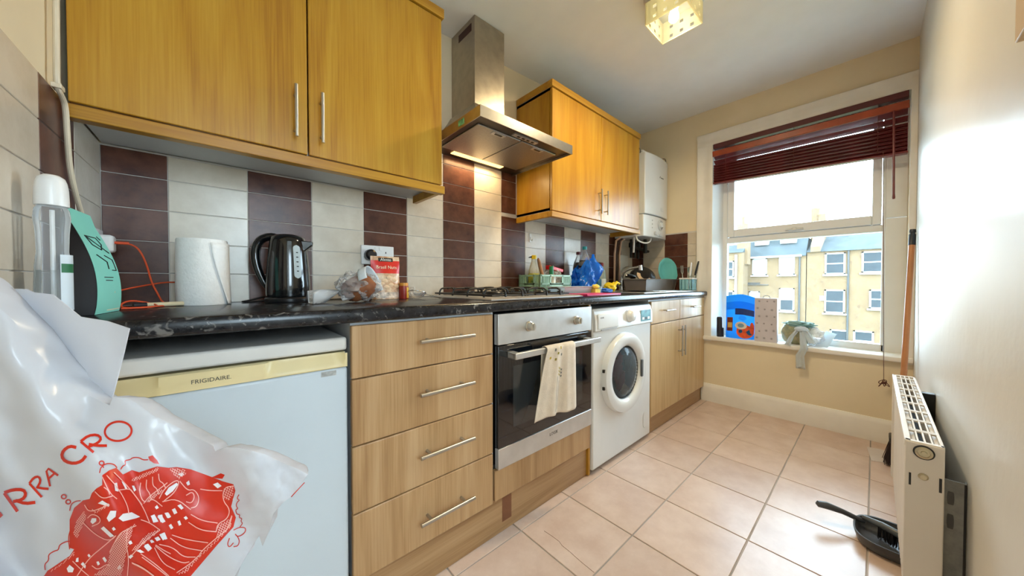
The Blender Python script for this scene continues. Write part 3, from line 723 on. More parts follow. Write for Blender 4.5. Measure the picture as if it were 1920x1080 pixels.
# ---- sink base unit
t = thing('sink_base_unit', 'pale oak double-door base unit with two shallow drawers under the sink', 'cabinet', (2.52, 1.2, 0.117))
G().box(2.032, 2.995, 0.966, 1.45, 0.12, 0.868).build('carcass', CARC, t)
OAKP = wood('pale_oak_vertical', C(186, 150, 102), C(204, 172, 124), C(214, 186, 140))
for a, b in ((2.034, 2.486), (2.490, 2.992)):
    d = G().box(a, b, YD, YD + .019, .715, .858).build('drawer_front', OAKP, t, bevel=.0025)
    c = (a + b) / 2; bar_handle(d, (c - .07, YD, .795), (c + .07, YD, .795), (0, -1, 0), r=.0055, off=.03)
for a, b, hx in ((2.034, 2.486, 2.462), (2.490, 2.992, 2.514)):
    d = G().box(a, b, YD, YD + .019, .117, .709).build('door', OAKP, t, bevel=.0025)
    bar_handle(d, (hx, YD, .455), (hx, YD, .672), (0, -1, 0), r=.0055, off=.03)
# ---- plinths
OAKPL = OAKH
pl1 = tag(G().box(0.262, 1.371, 0.967, 0.983, 0.001, 0.147).build('plinth', OAKPL, bevel=.001), 'long oak plinth board under the drawers and oven with brown tape patch', 'plinth')
a = onY(942, 935, .966); b = onY(959, 968, .966)
G().box(a.x, b.x, .9662, .967, b.z, .146).build('tape_patch', mat('brown_tape', C(122, 78, 50), .6), pl1, smooth=0)
tag(G().box(2.03, 2.985, 0.967, 0.983, 0.001, 0.115).build('plinth', OAKPL, bevel=.001), 'short oak plinth board under the sink base unit', 'plinth')

# ---- boiler
BOIL = mat('boiler_white', C(226, 230, 232), 0.25, var=.01)
bx0, bx1, byb = 2.565, 2.992, YW - .003
t = thing('boiler', 'white wall-mounted combi boiler in the corner beside the window', 'boiler', ((bx0 + bx1) / 2, byb, 1.36))
def bfront(x): return 1.252 - 0.022 * (1 - ((x - (bx0 + bx1) / 2) / ((bx1 - bx0) / 2)) ** 2)
n = 16; xs = [bx0 + (bx1 - bx0) * k / n for k in range(n + 1)]
def bpoly(off): return [(x, bfront(x) + off) for x in xs] + [(bx1, byb), (bx0, byb)]
g = G(); g.prism(bpoly(0), lambda a, b: (a, b, 1.545), (0, 0, 2.045 - 1.545)); cs = g.build('upper_case', BOIL, t, bevel=.006)
lc = G().prism(bpoly(.012), lambda a, b: (a, b, 1.362), (0, 0, 1.541 - 1.362)).build('control_case', BOIL, t, bevel=.006)
xm = (bx0 + bx1) / 2
G().lathe([(.048, 0), (.048, .006), (.038, .010), (.036, .004), (0, .004)], (xm + .05, bfront(xm) + .013, 1.475), 32, (0, -1, 0)).build('dial_ring', mat('boiler_grey', C(196, 200, 204), .35), lc)
G().lathe([(.022, 0), (.02, .016), (0, .018)], (xm + .05, bfront(xm) + .010, 1.475), 24, (0, -1, 0)).build('knob', BOIL, lc)
for dx, z in ((-.05, 1.395), (.03, 1.39)): G().lathe([(.017, 0), (.015, .012), (0, .014)], (xm + dx, bfront(xm + dx) + .013, z), 20, (0, -1, 0)).build('knob', MATS['boiler_grey'], lc)
for z in (1.50, 1.47, 1.44): G().lathe([(.005, 0), (.004, .004), (0, .004)], (xm - .09, bfront(xm - .09) + .0125, z), 10, (0, -1, 0)).build('button', MATS['boiler_grey'], lc)
G().box(xm - .02, xm + .10, bfront(xm) + .006, bfront(xm) + .012, 1.378, 1.386).build('slot', MATS['boiler_grey'], lc)
g = G(); lx, lz = xm + .035, 1.875; ly = bfront(lx) - .0008
g.add([(lx - .03, ly, lz), (lx - .012, ly, lz + .014), (lx - .016, ly, lz - .002), (lx - .02, ly, lz - .01)], [(0, 1, 2, 3)])
g.box(lx - .008, lx + .045, ly - .0002, ly, lz - .006, lz + .002)
g.build('maker_mark', mat('logo_dark', C(50, 54, 60), .4), cs, smooth=0)
G().box(xm + .03, xm + .085, bfront(xm) - .0004, bfront(xm) + .001, 1.59, 1.62).build('label', mat('boiler_label', C(200, 206, 210), .5, var=.05), cs)
G().cyl((xm - .04, 1.40, 2.045), (xm - .04, 1.40, 2.10), .055, n=24).cyl((xm - .04, 1.40, 2.085), (XW - .002, 1.40, 2.085), .05, n=24).build('flue', BOIL, t)
G().box(bx0 + .01, bx1 - .06, 1.275, 1.33, 2.046, 2.07).build('top_case', BOIL, t, bevel=.01)
WIRE = mat('grey_cable', C(120, 118, 112), .5)
G().tube([(bx0 + .01, 1.30, 2.04), (bx0 - .02, 1.28, 2.05), (bx0 - .02, 1.29, 2.075), (bx0 + .01, 1.31, 2.08)], .004, 8, 2).build('cable', WIRE, t)
G().tube([(bx1 - .08, 1.27, 2.07), (bx1 - .03, 1.262, 2.085), (bx1 - .012, 1.262, 2.06), (bx1 - .02, 1.27, 2.04)], .004, 8, 2).build('cable', WIRE, t)
COPP = mat('painted_pipe', C(214, 176, 148), .35, .2)
DKP = mat('dark_valve', C(24, 30, 30), .4, .2)
for x, m, r in ((2.515, COPP, .009), (2.595, COPP, .009), (2.545, mat('dark_hose', C(56, 34, 28), .6), .012)):
    G().tube([(x, 1.492, .915), (x, 1.492, 1.33), (x + .06, 1.47, 1.37)], r, 10, 1).build('pipe', m, t)
for x, y in ((2.70, 1.44), (2.77, 1.44), (2.85, 1.45)):
    G().cyl((x, y, 1.20), (x, y, 1.362), .011, n=10).lathe([(.018, 0), (.02, .01), (.02, .035), (.016, .045)], (x, y, 1.29), 12).build('valve', DKP, t)
G().cyl((2.66, 1.40, 1.285), (2.92, 1.39, 1.265), .012, n=10).cyl((2.80, 1.36, 1.24), (2.80, 1.36, 1.362), .016, n=10).build('filling_loop', DKP, t)
G().tube([(2.56, 1.32, 1.362), (2.56, 1.31, 1.325), (2.64, 1.28, 1.305), (2.73, 1.28, 1.33), (2.76, 1.29, 1.362)], .006, 8, 2).build('white_hose', WPLAST, t)
G().tube([(2.60, 1.36, 1.362), (2.605, 1.365, 1.30), (2.61, 1.37, 1.235)], .009, 8, 1).build('condensate_pipe', WPLAST, t)
G().box(2.60, 2.76, 1.500, 1.518, .96, 1.225).build('cover_plate', mat('cover_beige', C(206, 200, 188), .5, var=.02), t, bevel=.002)
# ================================================================ ceiling lamp
lx0, lx1, ly0, ly1, lzb = 1.514, 1.702, 0.556, 0.744, 2.200
lcx, lcy = (lx0 + lx1) / 2, (ly0 + ly1) / 2; lzc = ceil_z(lcx)
t = thing('ceiling_lamp', 'square frosted glass ceiling lamp with small square cut-outs', 'lamp', (lcx, lcy, lzc))
SHADE = mat('frosted_yellow_glass', C(244, 238, 208), 0.35, var=0.02, translucent=0.55)
def panel(p0, ux, uz, w, h, th, nx, nz):
    """glass panel with a grid of square holes"""
    holes = []
    g = G(); cells = 11; cz = 7
    for i in range(cells):
        for j in range(cz):
            if i in (2, 5, 8) and j in (1, 4): continue
            a, b = w * i / cells, w * (i + 1) / cells; c, d = h * j / cz, h * (j + 1) / cz
            P = lambda s, z, o: Vector(p0) + Vector(ux) * s + Vector((0, 0, 1)) * z + Vector(uz) * o
            g.hexa([P(a, c, 0), P(b, c, 0), P(b, c, th), P(a, c, th), P(a, d, 0), P(b, d, 0), P(b, d, th), P(a, d, th)])
    return g.build('shade_panel', SHADE, t, smooth=0)
hh = lzc - lzb - 0.022
panel((lx0, ly0, lzb), (1, 0, 0), (0, 1, 0), lx1 - lx0, hh, .004, 4, 2)
panel((lx0, ly1 - .004, lzb), (1, 0, 0), (0, 1, 0), lx1 - lx0, hh, .004, 4, 2)
panel((lx0, ly0 + .005, lzb), (0, 1, 0), (1, 0, 0), ly1 - ly0 - .01, hh, .004, 4, 2)
panel((lx1 - .004, ly0 + .005, lzb), (0, 1, 0), (1, 0, 0), ly1 - ly0 - .01, hh, .004, 4, 2)
G().box(lx0 - .006, lx1 + .006, ly0 - .006, ly1 + .006, lzc - .022, lzc - .004).build('ceiling_plate', STEELP, t, bevel=.003)
G().cyl((lcx, lcy, lzc - .05), (lcx, lcy, lzc - .022), .02).build('bulb_holder', WPLAST, t)
BULB = mat('glowing_bulb', C(255, 240, 214), .4, var=0, emit=(1, .92, .70, 1), estr=26)
G().lathe([(0.0, 0), (.014, .003), (.022, .014), (.022, .028), (.016, .048), (.014, .062)], (lcx, lcy, lzc - .112), 24).build('bulb', BULB, t)
d = bpy.data.lights.new('lamp_light', 'AREA'); d.shape = 'DISK'; d.size = 0.15; d.energy = 13; d.color = (1.0, 0.80, 0.50)
lo = bpy.data.objects.new('lamp_light', d); lo.location = (lcx, lcy, lzb + 0.004); col.objects.link(lo)

# ================================================================ venetian blind
MAHO = mat('mahogany_slat', C(104, 34, 36), 0.35, var=0.15, vscale=12)
MAHO2 = mat('mahogany_valance', C(150, 62, 30), 0.35, var=0.12, vscale=10)
t = thing('venetian_blind', 'dark red mahogany venetian blind pulled up across the window top', 'blind', (2.985, .39, 1.76))
by0, by1 = -0.121, 0.889
G().box(2.985, 3.03, by0 + .002, by1 - .002, 2.062, 2.1).build('head_rail', mat('head_rail_dark', C(84, 26, 26), .4), t, bevel=.002)
va = onX(1340, 289, 2.975); vb = onX(1700, 196, 2.975)
G().hexa([(2.968, by0, vb.z - .022), (2.980, by0, vb.z - .022), (2.980, by1, va.z - .022), (2.968, by1, va.z - .022), (2.963, by0, vb.z + .022), (2.975, by0, vb.z + .022), (2.975, by1, va.z + .022), (2.963, by1, va.z + .022)]).build('valance', MAHO2, t, bevel=.004)
ns = 15
def slat(zl, zr, tilt, m=MAHO):
    g = G(); w = .048; th = .003; c, s = math.cos(tilt), math.sin(tilt)
    def rg(y, z):
        return [(3.008 + c * a - s * b, y, z + s * a + c * b) for a, b in ((-w / 2, -th / 2), (w / 2, -th / 2), (w / 2, th / 2), (-w / 2, th / 2))]
    g.loft([rg(by0 + .004, zr), rg((by0 + by1) / 2, (zl + zr) / 2 + .001), rg(by1 - .004, zl)])
    return g.build('slat', m, t, bevel=.0008)
# three open slats high up, then a loosely gathered stack that sags to the right
for k, (zl, zr) in enumerate(((2.030, 2.028), (1.992, 1.985), (1.955, 1.942))): slat(zl, zr, R(-24))
for k in range(14):
    f = k / 13
    slat(1.925 - f * .128, 1.905 - f * .150, R(-12 - 8 * (k % 2)))
G().hexa([(2.984, by0 + .002, 1.738), (3.032, by0 + .002, 1.738), (3.032, by1 - .002, 1.781), (2.984, by1 - .002, 1.781), (2.984, by0 + .002, 1.75), (3.032, by0 + .002, 1.75), (3.032, by1 - .002, 1.793), (2.984, by1 - .002, 1.793)]).build('bottom_rail', MAHO, t, bevel=.003)
LC = mat('ladder_cord', C(90, 50, 44), .8)
for y in (.80, .39, .0):
    for dx in (-.026, .026): G().cyl((3.008 + dx, y, 1.765), (3.008 + dx, y, 2.065), .0012, n=6).build('ladder_cord', LC, t)
wp0 = onX(1676, 207, 2.958); wp1 = onX(1675.5, 373, 2.958)
G().lathe([(.0055, 0), (.007, .01), (.0055, .03), (.0055, (wp0 - wp1).length - .02), (.003, (wp0 - wp1).length)], wp1, 10, wp0 - wp1).build('tilt_wand', MAHO, t)
cp0 = onX(1656, 285, 2.962); cp1 = onX(1657, 712, 2.962)
G().tube([cp0, cp0.lerp(cp1, .5), cp1], .0014, 6).build('pull_cord', LC, t)
g = G()
for k in range(5):
    a = k * 1.3
    g.tube([cp1 + Vector((0, 0, .0)), cp1 + Vector((-.004, .02 * math.cos(a), -.012 + .012 * math.sin(a * 2))), cp1 + Vector((-.003, .026 * math.cos(a + .7), -.028 - .006 * k)), cp1 + Vector((0, .004 * k - .01, -.022))], .002, 6, 2)
g.blob(cp1 + Vector((0, 0, -.018)), (.007, .009, .008), .3, 3, 1, 2)
g.build('cord_knot', LC, t)

# ================================================================ radiator on the right wall
RAD = mat('radiator_white', C(226, 220, 212), 0.35, var=.015)
rx0, rx1, ry1, ry0, rz1, rz0 = 1.300, 2.185, -0.056, -0.118, 0.580, 0.130
t = thing('radiator', 'white panel radiator with slotted top grille on the right wall', 'radiator', ((rx0 + rx1) / 2, YR, rz0))
g = G()   # ribbed front and back panels
def ribbed(yf, yb, sgn):
    n = 27; pts = []
    for k in range(n):
        a = rx0 + .03 + (rx1 - rx0 - .06) * k / n; w = (rx1 - rx0 - .06) / n
        pts += [(a, yf), (a + w * .25, yf + sgn * .006), (a + w * .75, yf + sgn * .006), (a + w, yf)]
    poly = [(rx0 + .002, yf)] + pts + [(rx1 - .002, yf), (rx1 - .002, yb), (rx0 + .002, yb)]
    return poly
G().prism(ribbed(ry1 - .012, ry1 - .02, 1), lambda a, b: (a, b, rz0), (0, 0, rz1 - rz0 - .012)).build('front_panel', RAD, t, smooth=20)
G().box(rx0 + .002, rx1 - .002, ry0 + .002, ry0 + .012, rz0, rz1 - .012).build('back_panel', RAD, t)
DARK = mat('radiator_inside_shade', C(34, 36, 42), .6, var=.1)  # shade between the panels put into this dark colour
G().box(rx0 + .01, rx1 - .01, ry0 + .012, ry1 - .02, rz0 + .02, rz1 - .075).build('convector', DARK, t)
# end plates
for x0, x1 in ((rx0 - .004, rx0), (rx1, rx1 + .004)):
    e = G().box(x0, x1, ry0, ry1, rz0 - .004, rz1 - .002).build('end_plate', RAD, t, bevel=.003)
    if x0 < rx0:
        yc = (ry0 + ry1) / 2 + .001
        def disc(z, prof, m, nm): return G().lathe(prof, (x0, yc, z), 28, (-1, 0, 0)).build(nm, m, e)
        zA = onX(1733, 849, x0).z; zB = onX(1734, 895, x0).z
        disc(zA, [(.0175, 0), (.0175, .001), (.0165, .002), (0, .002)], BLACKP, 'dark_ring')  # thin dark ring around the blanking plug
        disc(zA, [(.0145, .002), (.0145, .004), (.010, .006), (.0095, .004), (.005, .004), (.0045, .007), (0, .007)], mat('brass_nickel', C(196, 186, 160), .3, .8), 'blanking_plug')
        disc(zB, [(.0085, 0), (.008, .002), (.0055, .004), (0, .004)], MATS['brass_nickel'], 'bleed_valve')
        for xa, xb, ya, yb in ((1704, 1708, 885, 909), (1761, 1766, 897, 925)):
            a, b = onX(xa, ya, x0), onX(xb, yb, x0)
            G().box(x0 - .0006, x0 + .001, b.y, a.y, b.z, a.z).build('slot', BLACKP, e, smooth=0)
# top grille: frame, four long bars, cross bars
g = G(); zt = rz1
g.box(rx0, rx1, ry1 - .010, ry1 + .001, zt - .016, zt); g.box(rx0, rx1, ry0, ry0 + .006, zt - .014, zt)
g.box(rx0 - .001, rx0 + .012, ry0, ry1, zt - .012, zt); g.box(rx1 - .012, rx1 + .001, ry0, ry1, zt - .012, zt)
fr = g.build('grille_frame', RAD, t, bevel=.001)
ya, yb = ry0 + .006, ry1 - .010
for k in range(1, 4):
    y = ya + (yb - ya) * k / 4; G().box(rx0 + .01, rx1 - .01, y - .0016, y + .0016, zt - .006, zt - .001).build('grille_bar', RAD, fr, smooth=0)
for k in range(1, 9):
    x = rx0 + (rx1 - rx0) * (k / 8.6)
    if x > rx1 - .02: break
    for dx in (-.0065, .0, .0065): G().box(x + dx - .0022, x + dx + .0022, ya, yb, zt - .005, zt - .0005).build('grille_bar', RAD, fr, smooth=0)
# galvanised bracket and dark bracket behind
GALV = mottled('galvanised_steel', C(126, 128, 128), C(158, 158, 154), 22, .45, 0, bump=.05)
b = thing('wall_bracket', 'galvanised steel bracket plate between radiator end and wall', 'bracket', (1.34, YR, .10))
pb = G().box(1.336, 1.339, YR + .001, ry0 - .001, .10, .492).box(1.339, 1.352, YR + .0005, YR + .0025, .10, .492).build('plate', GALV, b)
for z0, z1 in ((.432, .464), (.372, .408)):
    yc = -.131; G().prism([(yc + .0055 * math.cos(2 * math.pi * k / 20), (z0 + z1) / 2 + max(-1, min(1, 1.6 * math.sin(2 * math.pi * k / 20))) * (z1 - z0) / 2) for k in range(20)], lambda a, c: (1.3355, a, c), (.001, 0, 0)).build('slot', mat('slot_shade', C(92, 92, 94), .6), pb)
G().box(1.3354, 1.3358, YR + .001, YR + .0045, .10, .490).build('edge_strip', BLACKP, pb)  # dark strip along the plate's wall edge
tag(G().box(1.96, 1.99, YR + .001, ry0 - .001, .30, .565).build('wall_bracket', BLACKP, bevel=.002), 'black bracket between the middle of the radiator and the wall', 'bracket')

# ================================================================ broom, dustpan, paper
t = thing('broom', 'broom with wooden handle and dark bristles leaning in the corner behind the radiator', 'broom', (2.66, -.09, 0))
h0 = Vector((2.69, -.098, .15)); h1 = onX(1721, 420, 2.91); h1.y = max(h1.y, YR + .016)
STICK = mat('varnished_stick', C(188, 128, 84), .35, var=.06)
pt = h0.lerp(h1, .915)
G().cyl(h0, pt, .0125, n=14).build('handle', STICK, t)
G().lathe([(.014, 0), (.014, .06), (.010, .066), (.010, .072), (.013, .075), (.012, .09), (0, .092)], pt - (h1 - h0).normalized() * .02, 14, h1 - h0).build('handle_grip', mat('navy_plastic', C(26, 32, 44), .4), t)
BR = mat('dark_bristle', C(44, 30, 32), .8)
g = G(); rnd = random.Random(3)
for k in range(520):
    x = 2.69 + rnd.uniform(-.05, .05) * .6; y = -.10 + rnd.uniform(-.048, .035)
    g.cyl((x, y, .13), (x + (x - 2.69) * .9 + rnd.uniform(-.008, .008), min(max(y + (y + .10) * .6 + rnd.uniform(-.008, .008), YR + .003), -.02), rnd.uniform(.002, .012)), .0016, .0010, 4)
st = g.build('bristles', BR, t); st['kind'] = 'stuff'
G().box(2.635, 2.745, -.15, -.06, .125, .155).build('head', MATS['navy_plastic'], t, bevel=.008)

DP = mat('grey_dustpan_plastic', C(74, 78, 84), .35, var=.03)
t = thing('dustpan', 'grey plastic dustpan lying on the floor partly under the radiator', 'dustpan', (1.83, -.04, 0))
# pan: oval tray, back end towards the room
cx, cy = 1.835, -.055
def pan_ring(k, z, grow):
    n = 40; out = []
    for i in range(n):
        a = 2 * math.pi * i / n
        u = math.cos(a); v = math.sin(a)
        # long axis runs from the room (+y) under the radiator (-y)
        px = cx + (0.100 + grow) * (abs(u) ** .75) * (1 if u > 0 else -1)
        py = cy + (0.095 + grow) * (abs(v) ** .75) * (1 if v > 0 else -1)
        out.append((px, py, z))
    return out
g = G(); g.loft([pan_ring(0, .001, -.012), pan_ring(0, .012, -.002), pan_ring(0, .042, .006), pan_ring(0, .045, .006), pan_ring(0, .044, .001), pan_ring(0, .014, -.008), pan_ring(0, .005, -.018)])
g.build('pan', DP, t, smooth=45)
hb = Vector((1.875, .035, .042)); ht = onZ(1530, 943, .075)
d = (ht - hb)
G().tube([hb - d.normalized() * .02, hb, hb + d * .35 + Vector((0, 0, .006)), hb + d * .75 + Vector((0, 0, .006)), hb + d * .95, ht], [.008, .009, .010, .014, .012, .004], 12).build('handle', DP, t)
b = thing('hand_brush', 'grey hand brush clipped into the dustpan', 'brush', (1.84, -.05, .02))
g = G(); g.tube([(1.885, .02, .052), (1.86, -.03, .058), (1.83, -.09, .056), (1.815, -.125, .05)], [.009, .013, .014, .008], 12)
g.build('handle', mat('brush_grey', C(88, 94, 100), .35), b)
g = G()
for k in range(160):
    f = rnd.uniform(0, 1); x = 1.865 - .045 * f + rnd.uniform(-.012, .012); y = -.02 - .09 * f
    g.cyl((x, y, .052), (x - .012 + rnd.uniform(-.006, .006), y + rnd.uniform(-.004, .004), .012), .0013, .0009, 4)
st = g.build('bristles', BLACKP, b); st['kind'] = 'stuff'
pp = [onZ(x, y, .0) for x, y in ((1625, 838), (1688, 850), (1692, 874), (1634, 864))]
tag(G().prism([(p.x, p.y) for p in pp], lambda a, c: (a, c, .0008), (0, 0, .0012)).build('paper_sheet', mat('white_paper', C(216, 206, 200), .8, var=.03), smooth=0), 'white paper sheet on the floor tiles beside the broom head', 'paper')
# little wooden plate high on the right wall at the picture edge
a = onY(1911, 80, YR + .01)
w = thing('wall_plate', 'small wooden plate with dark catch high on the right wall', 'wall plate', (a.x, YR, a.z))
G().box(a.x - .16, a.x, YR + .0005, YR + .014, a.z, a.z + .30).build('board', mat('pale_wood', C(206, 180, 144), .5, var=.05), w, bevel=.002)
G().box(a.x - .03, a.x - .004, YR + .014, YR + .022, a.z + .09, a.z + .13).build('catch', mat('catch_dark', C(90, 76, 62), .5), w, bevel=.002)
# ================================================================ things on the worktop, from the near wall to the window
def xat(px, Y): return onY(px, 535, Y).x
def up_box(name, m, parent, quad, z0, z1, **k):
    g = G(); g.hexa([(*p, z0) for p in quad] + [(*p, z1) for p in quad]); return g.build(name, m, parent, **k)
# ---- spray bottle
bx, by = -0.2245, 0.985
t = thing('spray_bottle', 'clear plastic spray bottle with white dome cap beside the near wall', 'bottle', (bx, by, ZC))
bp = G().lathe([(.020, 0), (.0212, .004), (.0212, .06), (.020, .10), (.0175, .125), (.0185, .16), (.0205, .185), (.019, .200), (.0155, .207)], (bx, by, ZC + .0005), 32, cap=False).build('bottle_body', CLEARP, t, smooth=60)
G().lathe([(.0, .0), (.0195, .001), (.0195, .05), (.0185, .09)], (bx, by, ZC + .002), 24).build('liquid', clear_mat('bottle_liquid', (.75, .8, .8, 1), .1, .03), t)
G().cyl((bx, by, ZC + .01), (bx, by, ZC + .20), .003, n=8).build('dip_tube', WPLAST, t)
G().lathe([(.0192, 0), (.0195, .003), (.0188, .03), (.0175, .042), (.015, .05), (.009, .055), (0, .056)], (bx, by, ZC + .207), 28).build('cap', WPLAST, t)
lb = G(); lb.grid(lambda u, v: (bx + .0216 * math.cos(-1.0 + 1.2 * u), by + .0216 * math.sin(-1.0 + 1.2 * u), ZC + .02 + .10 * v), 12, 2)
lab = lb.build('label', mat('bottle_label', C(214, 226, 236), .5, var=.04), t, recalc=False)
g = G(); g.grid(lambda u, v: (bx + .0219 * math.cos(-.95 + 1.0 * u), by + .0219 * math.sin(-.95 + 1.0 * u), ZC + .088 + .016 * v), 10, 1); g.build('green_band', mat('label_green', C(40, 110, 70), .5), lab, recalc=False)
# ---- coffee bag
t = thing('coffee_bag', 'black coffee bag with mint green front label leaning by the near wall', 'bag', (-.222, 1.18, ZC))
bot = [(-.252, 1.112), (-.203, 1.110), (-.190, 1.250), (-.244, 1.255)]
top = [(-.2545, 1.172), (-.2515, 1.170), (-.243, 1.312), (-.247, 1.314)]
def cb(u):
    w = max(0, (u - .05) / .95) ** 1.3; bul = math.sin(min(1, u * 1.15) * math.pi) * .012
    return [((1 - w) * b[0] + w * a[0] + (bul if i in (1, 2) else 0), (1 - w) * b[1] + w * a[1], ZC + .001 + .236 * u) for i, (a, b) in enumerate(zip(top, bot))]
BAGK = mat('matt_black_foil', C(24, 20, 24), .42, var=.05); MINT = mat('mint_label', C(140, 226, 212), .5, var=.02)
body = G().loft([cb(k / 14) for k in range(15)]).build('bag_body', BAGK, t, smooth=40)
def cf(s, u, lift=.0008):
    r = cb(u); a, b = Vector(r[1]), Vector(r[2]); return tuple(a.lerp(b, s) + Vector((lift, 0, 0)))
lb = G().grid(lambda s, u: cf(s * .998 + .001, u), 4, 28).build('front_label', MINT, t, smooth=60, recalc=False)
INK = mat('black_ink', C(20, 24, 24), .6, var=0)
def cstroke(pts, w=.0022):
    g = G()
    for (a, b), (c, d) in zip(pts[:-1], pts[1:]):
        A = Vector(cf(a, b, .0014)); B = Vector(cf(c, d, .0014)); g.cyl(A, B, w * .5, n=6)
    g.build('lettering', INK, lb)
# angular outlined monogram printed sideways
cstroke([(.20, .74), (.62, .74), (.72, .68), (.60, .62), (.30, .66), (.20, .74)]); cstroke([(.20, .74), (.88, .60)]); cstroke([(.72, .76), (.80, .73)])
cstroke([(.28, .56), (.60, .50), (.58, .43)]); cstroke([(.60, .565), (.88, .53), (.90, .42), (.72, .42)])
for u0, w in ((.345, .26), (.315, .2)):
    g = G(); g.grid(lambda a, b: cf(.5 + w * (a - .5) * 1.5, u0 + .008 * (b - .5), .0013), 4, 1); g.build('small_print', INK, lb, recalc=False)
g = G(); g.add([cf(.70, .21, .0012), cf(.98, .02, .0012), cf(.42, .02, .0012)], [(0, 1, 2)]); g.build('label_corner', mat('label_cream', C(222, 226, 200), .5), lb, recalc=False)
# ---- near wall socket and charger
sk = thing('wall_socket', 'white socket plate on the near wall behind the coffee bag', 'socket', (XN, 1.43, 1.05))
G().box(XN + .0005, XN + .009, 1.345, 1.492, 1.045, 1.131).build('face_plate', WPLAST, sk, bevel=.003)
pz = 1.088
t = thing('phone_charger', 'white plug charger with orange cable on the near wall socket', 'charger', (-.25, 1.43, pz))
G().box(-.2525, -.2215, 1.408, 1.448, pz - .024, pz + .024).build('plug_body', WPLAST, t, bevel=.007)
ORA = mat('orange_cable', C(226, 84, 40), .5, var=.03)
g = G()
pts = [(-.2215, 1.425, pz + .004)] + [tuple(onY(x, y, Y)) for x, y, Y in ((245, 457, 1.43), (262, 468, 1.43), (276, 498, 1.43), (284, 530, 1.43), (297, 553, 1.42))] + [(-.13, 1.42, ZC + .006), (-.09, 1.425, ZC + .004)]
g.tube(pts, .0022, 8, 2)
g.cyl(pts[0], (-.195, 1.425, pz + .004), .004, n=10)
g.tube([tuple(onY(215, 547, 1.40)), tuple(onY(260, 537, 1.42)), (-.115, 1.49, ZC + .075), (-.07, 1.508, ZC + .06), (-.02, 1.512, ZC + .03)], .0022, 8, 2)
z = ZC + .004
g.tube([(-.09, 1.425, z), (-.15, 1.30, z), (-.19, 1.285, z), (-.195, 1.30, z + .01), (-.185, 1.34, z + .018), (-.16, 1.36, z + .012), (-.13, 1.34, z + .002), (-.14, 1.29, z), (-.19, 1.275, z)], .0022, 8, 3)
g.build('cable', ORA, t)
t = thing('table_knife', 'table knife with pale handle lying in front of the orange cable', 'knife', (-.13, 1.36, ZC))
G().cyl((-.155, 1.345, ZC + .008), (-.085, 1.375, ZC + .008), .0065, n=12).build('handle', mat('ivory_plastic', C(220, 208, 176), .4), t)
G().cyl((-.178, 1.335, ZC + .008), (-.155, 1.345, ZC + .008), .0075, n=12).build('collar', mat('navy_plastic', C(26, 32, 44), .4), t)
# ---- kitchen roll
kx, ky = -.040, 1.420; kx = xat(381, ky)
PAPER = mat('tissue_paper', C(248, 248, 248), .9, var=.015, vscale=60, bump=.35, bscale=160)
t = thing('kitchen_roll', 'white kitchen paper roll standing beside the kettle', 'paper roll', (kx, ky, ZC))
G().lathe([(.0195, .0), (.060, .0), (.0615, .003), (.0625, .06), (.0605, .20), (.059, .204), (.0195, .204), (.0195, 0)], (kx, ky, ZC + .0005), 48, cap=False).build('roll', PAPER, t, smooth=50)
G().lathe([(.0195, 0), (.0185, 0), (.0185, .204), (.0195, .204)], (kx, ky, ZC + .0006), 24, cap=False).build('core', mat('cardboard', C(176, 146, 110), .8), t)
def loose(u, v):
    a0 = R(-72 + 40 * (1 - v) ** 1.5); a = a0 + u * R(75); r = .0635 + .006 * (1 - u) * (1 - v)
    return (kx + r * math.cos(a), ky + r * math.sin(a), ZC + .002 + .192 * v)
G().grid(loose, 14, 14).build('loose_sheet', PAPER, t, solid=.0008, recalc=False)
# ---- kettle
ky = 1.392; kx = xat(541, ky)
t = thing('kettle', 'black plastic electric kettle with water gauge on its base', 'kettle', (kx, ky, ZC))
KB = mat('kettle_black', C(14, 17, 20), .12, var=0, coat=.4)
cs = [(.064, .022), (.066, .03), (.066, .06), (.063, .12), (.058, .18), (.054, .212), (.050, .228), (.040, .236), (.02, .240), (0, .2405)]
G().lathe([(0, 0), (.068, 0), (.070, .004), (.070, .014), (.066, .019), (.03, .0205)], (kx, ky, ZC + .0005), 40).build('power_base', BLACKP, t)
body = G().lathe([(.05, .0205)] + cs, (kx, ky, ZC), 48).build('body', KB, t, smooth=45)
hd = Vector((-.88, .475, 0)).normalized()
c0 = Vector((kx, ky, ZC))
hp = [c0 + hd * r + Vector((0, 0, z)) for r, z in ((.030, .232), (.062, .232), (.088, .220), (.101, .19), (.102, .155), (.094, .115), (.080, .078), (.063, .048))]
g = G(); 
rings = []
for i in range(len(hp) * 3 - 2): pass
g.tube(hp, [.013, .015, .0155, .015, .0145, .0135, .012, .010], 12, 0); g.build('handle', KB, t, sub=1)
sd = -hd
g = G(); a = c0 + sd * .045 + Vector((0, 0, .20)); b = c0 + sd * .078 + Vector((0, 0, .215)); w = hd.cross(Vector((0, 0, 1)))
g.hexa([a + w * .02 - Vector((0, 0, .03)), b + w * .006 - Vector((0, 0, .012)), b - w * .006 - Vector((0, 0, .012)), a - w * .02 - Vector((0, 0, .03)), a + w * .022 + Vector((0, 0, .018)), b + w * .010 + Vector((0, 0, .002)), b - w * .010 + Vector((0, 0, .002)), a - w * .022 + Vector((0, 0, .018))])
g.build('spout', KB, t, bevel=.003)
GA = mat('gauge_grey', C(176, 190, 196), .2, var=.03)
def kr(z): 
    for (r0, z0), (r1, z1) in zip(cs[:-1], cs[1:]):
        if z0 <= z <= z1: return r0 + (r1 - r0) * (z - z0) / (z1 - z0)
    return .06
va = math.atan2(-ky, -kx) + R(25)
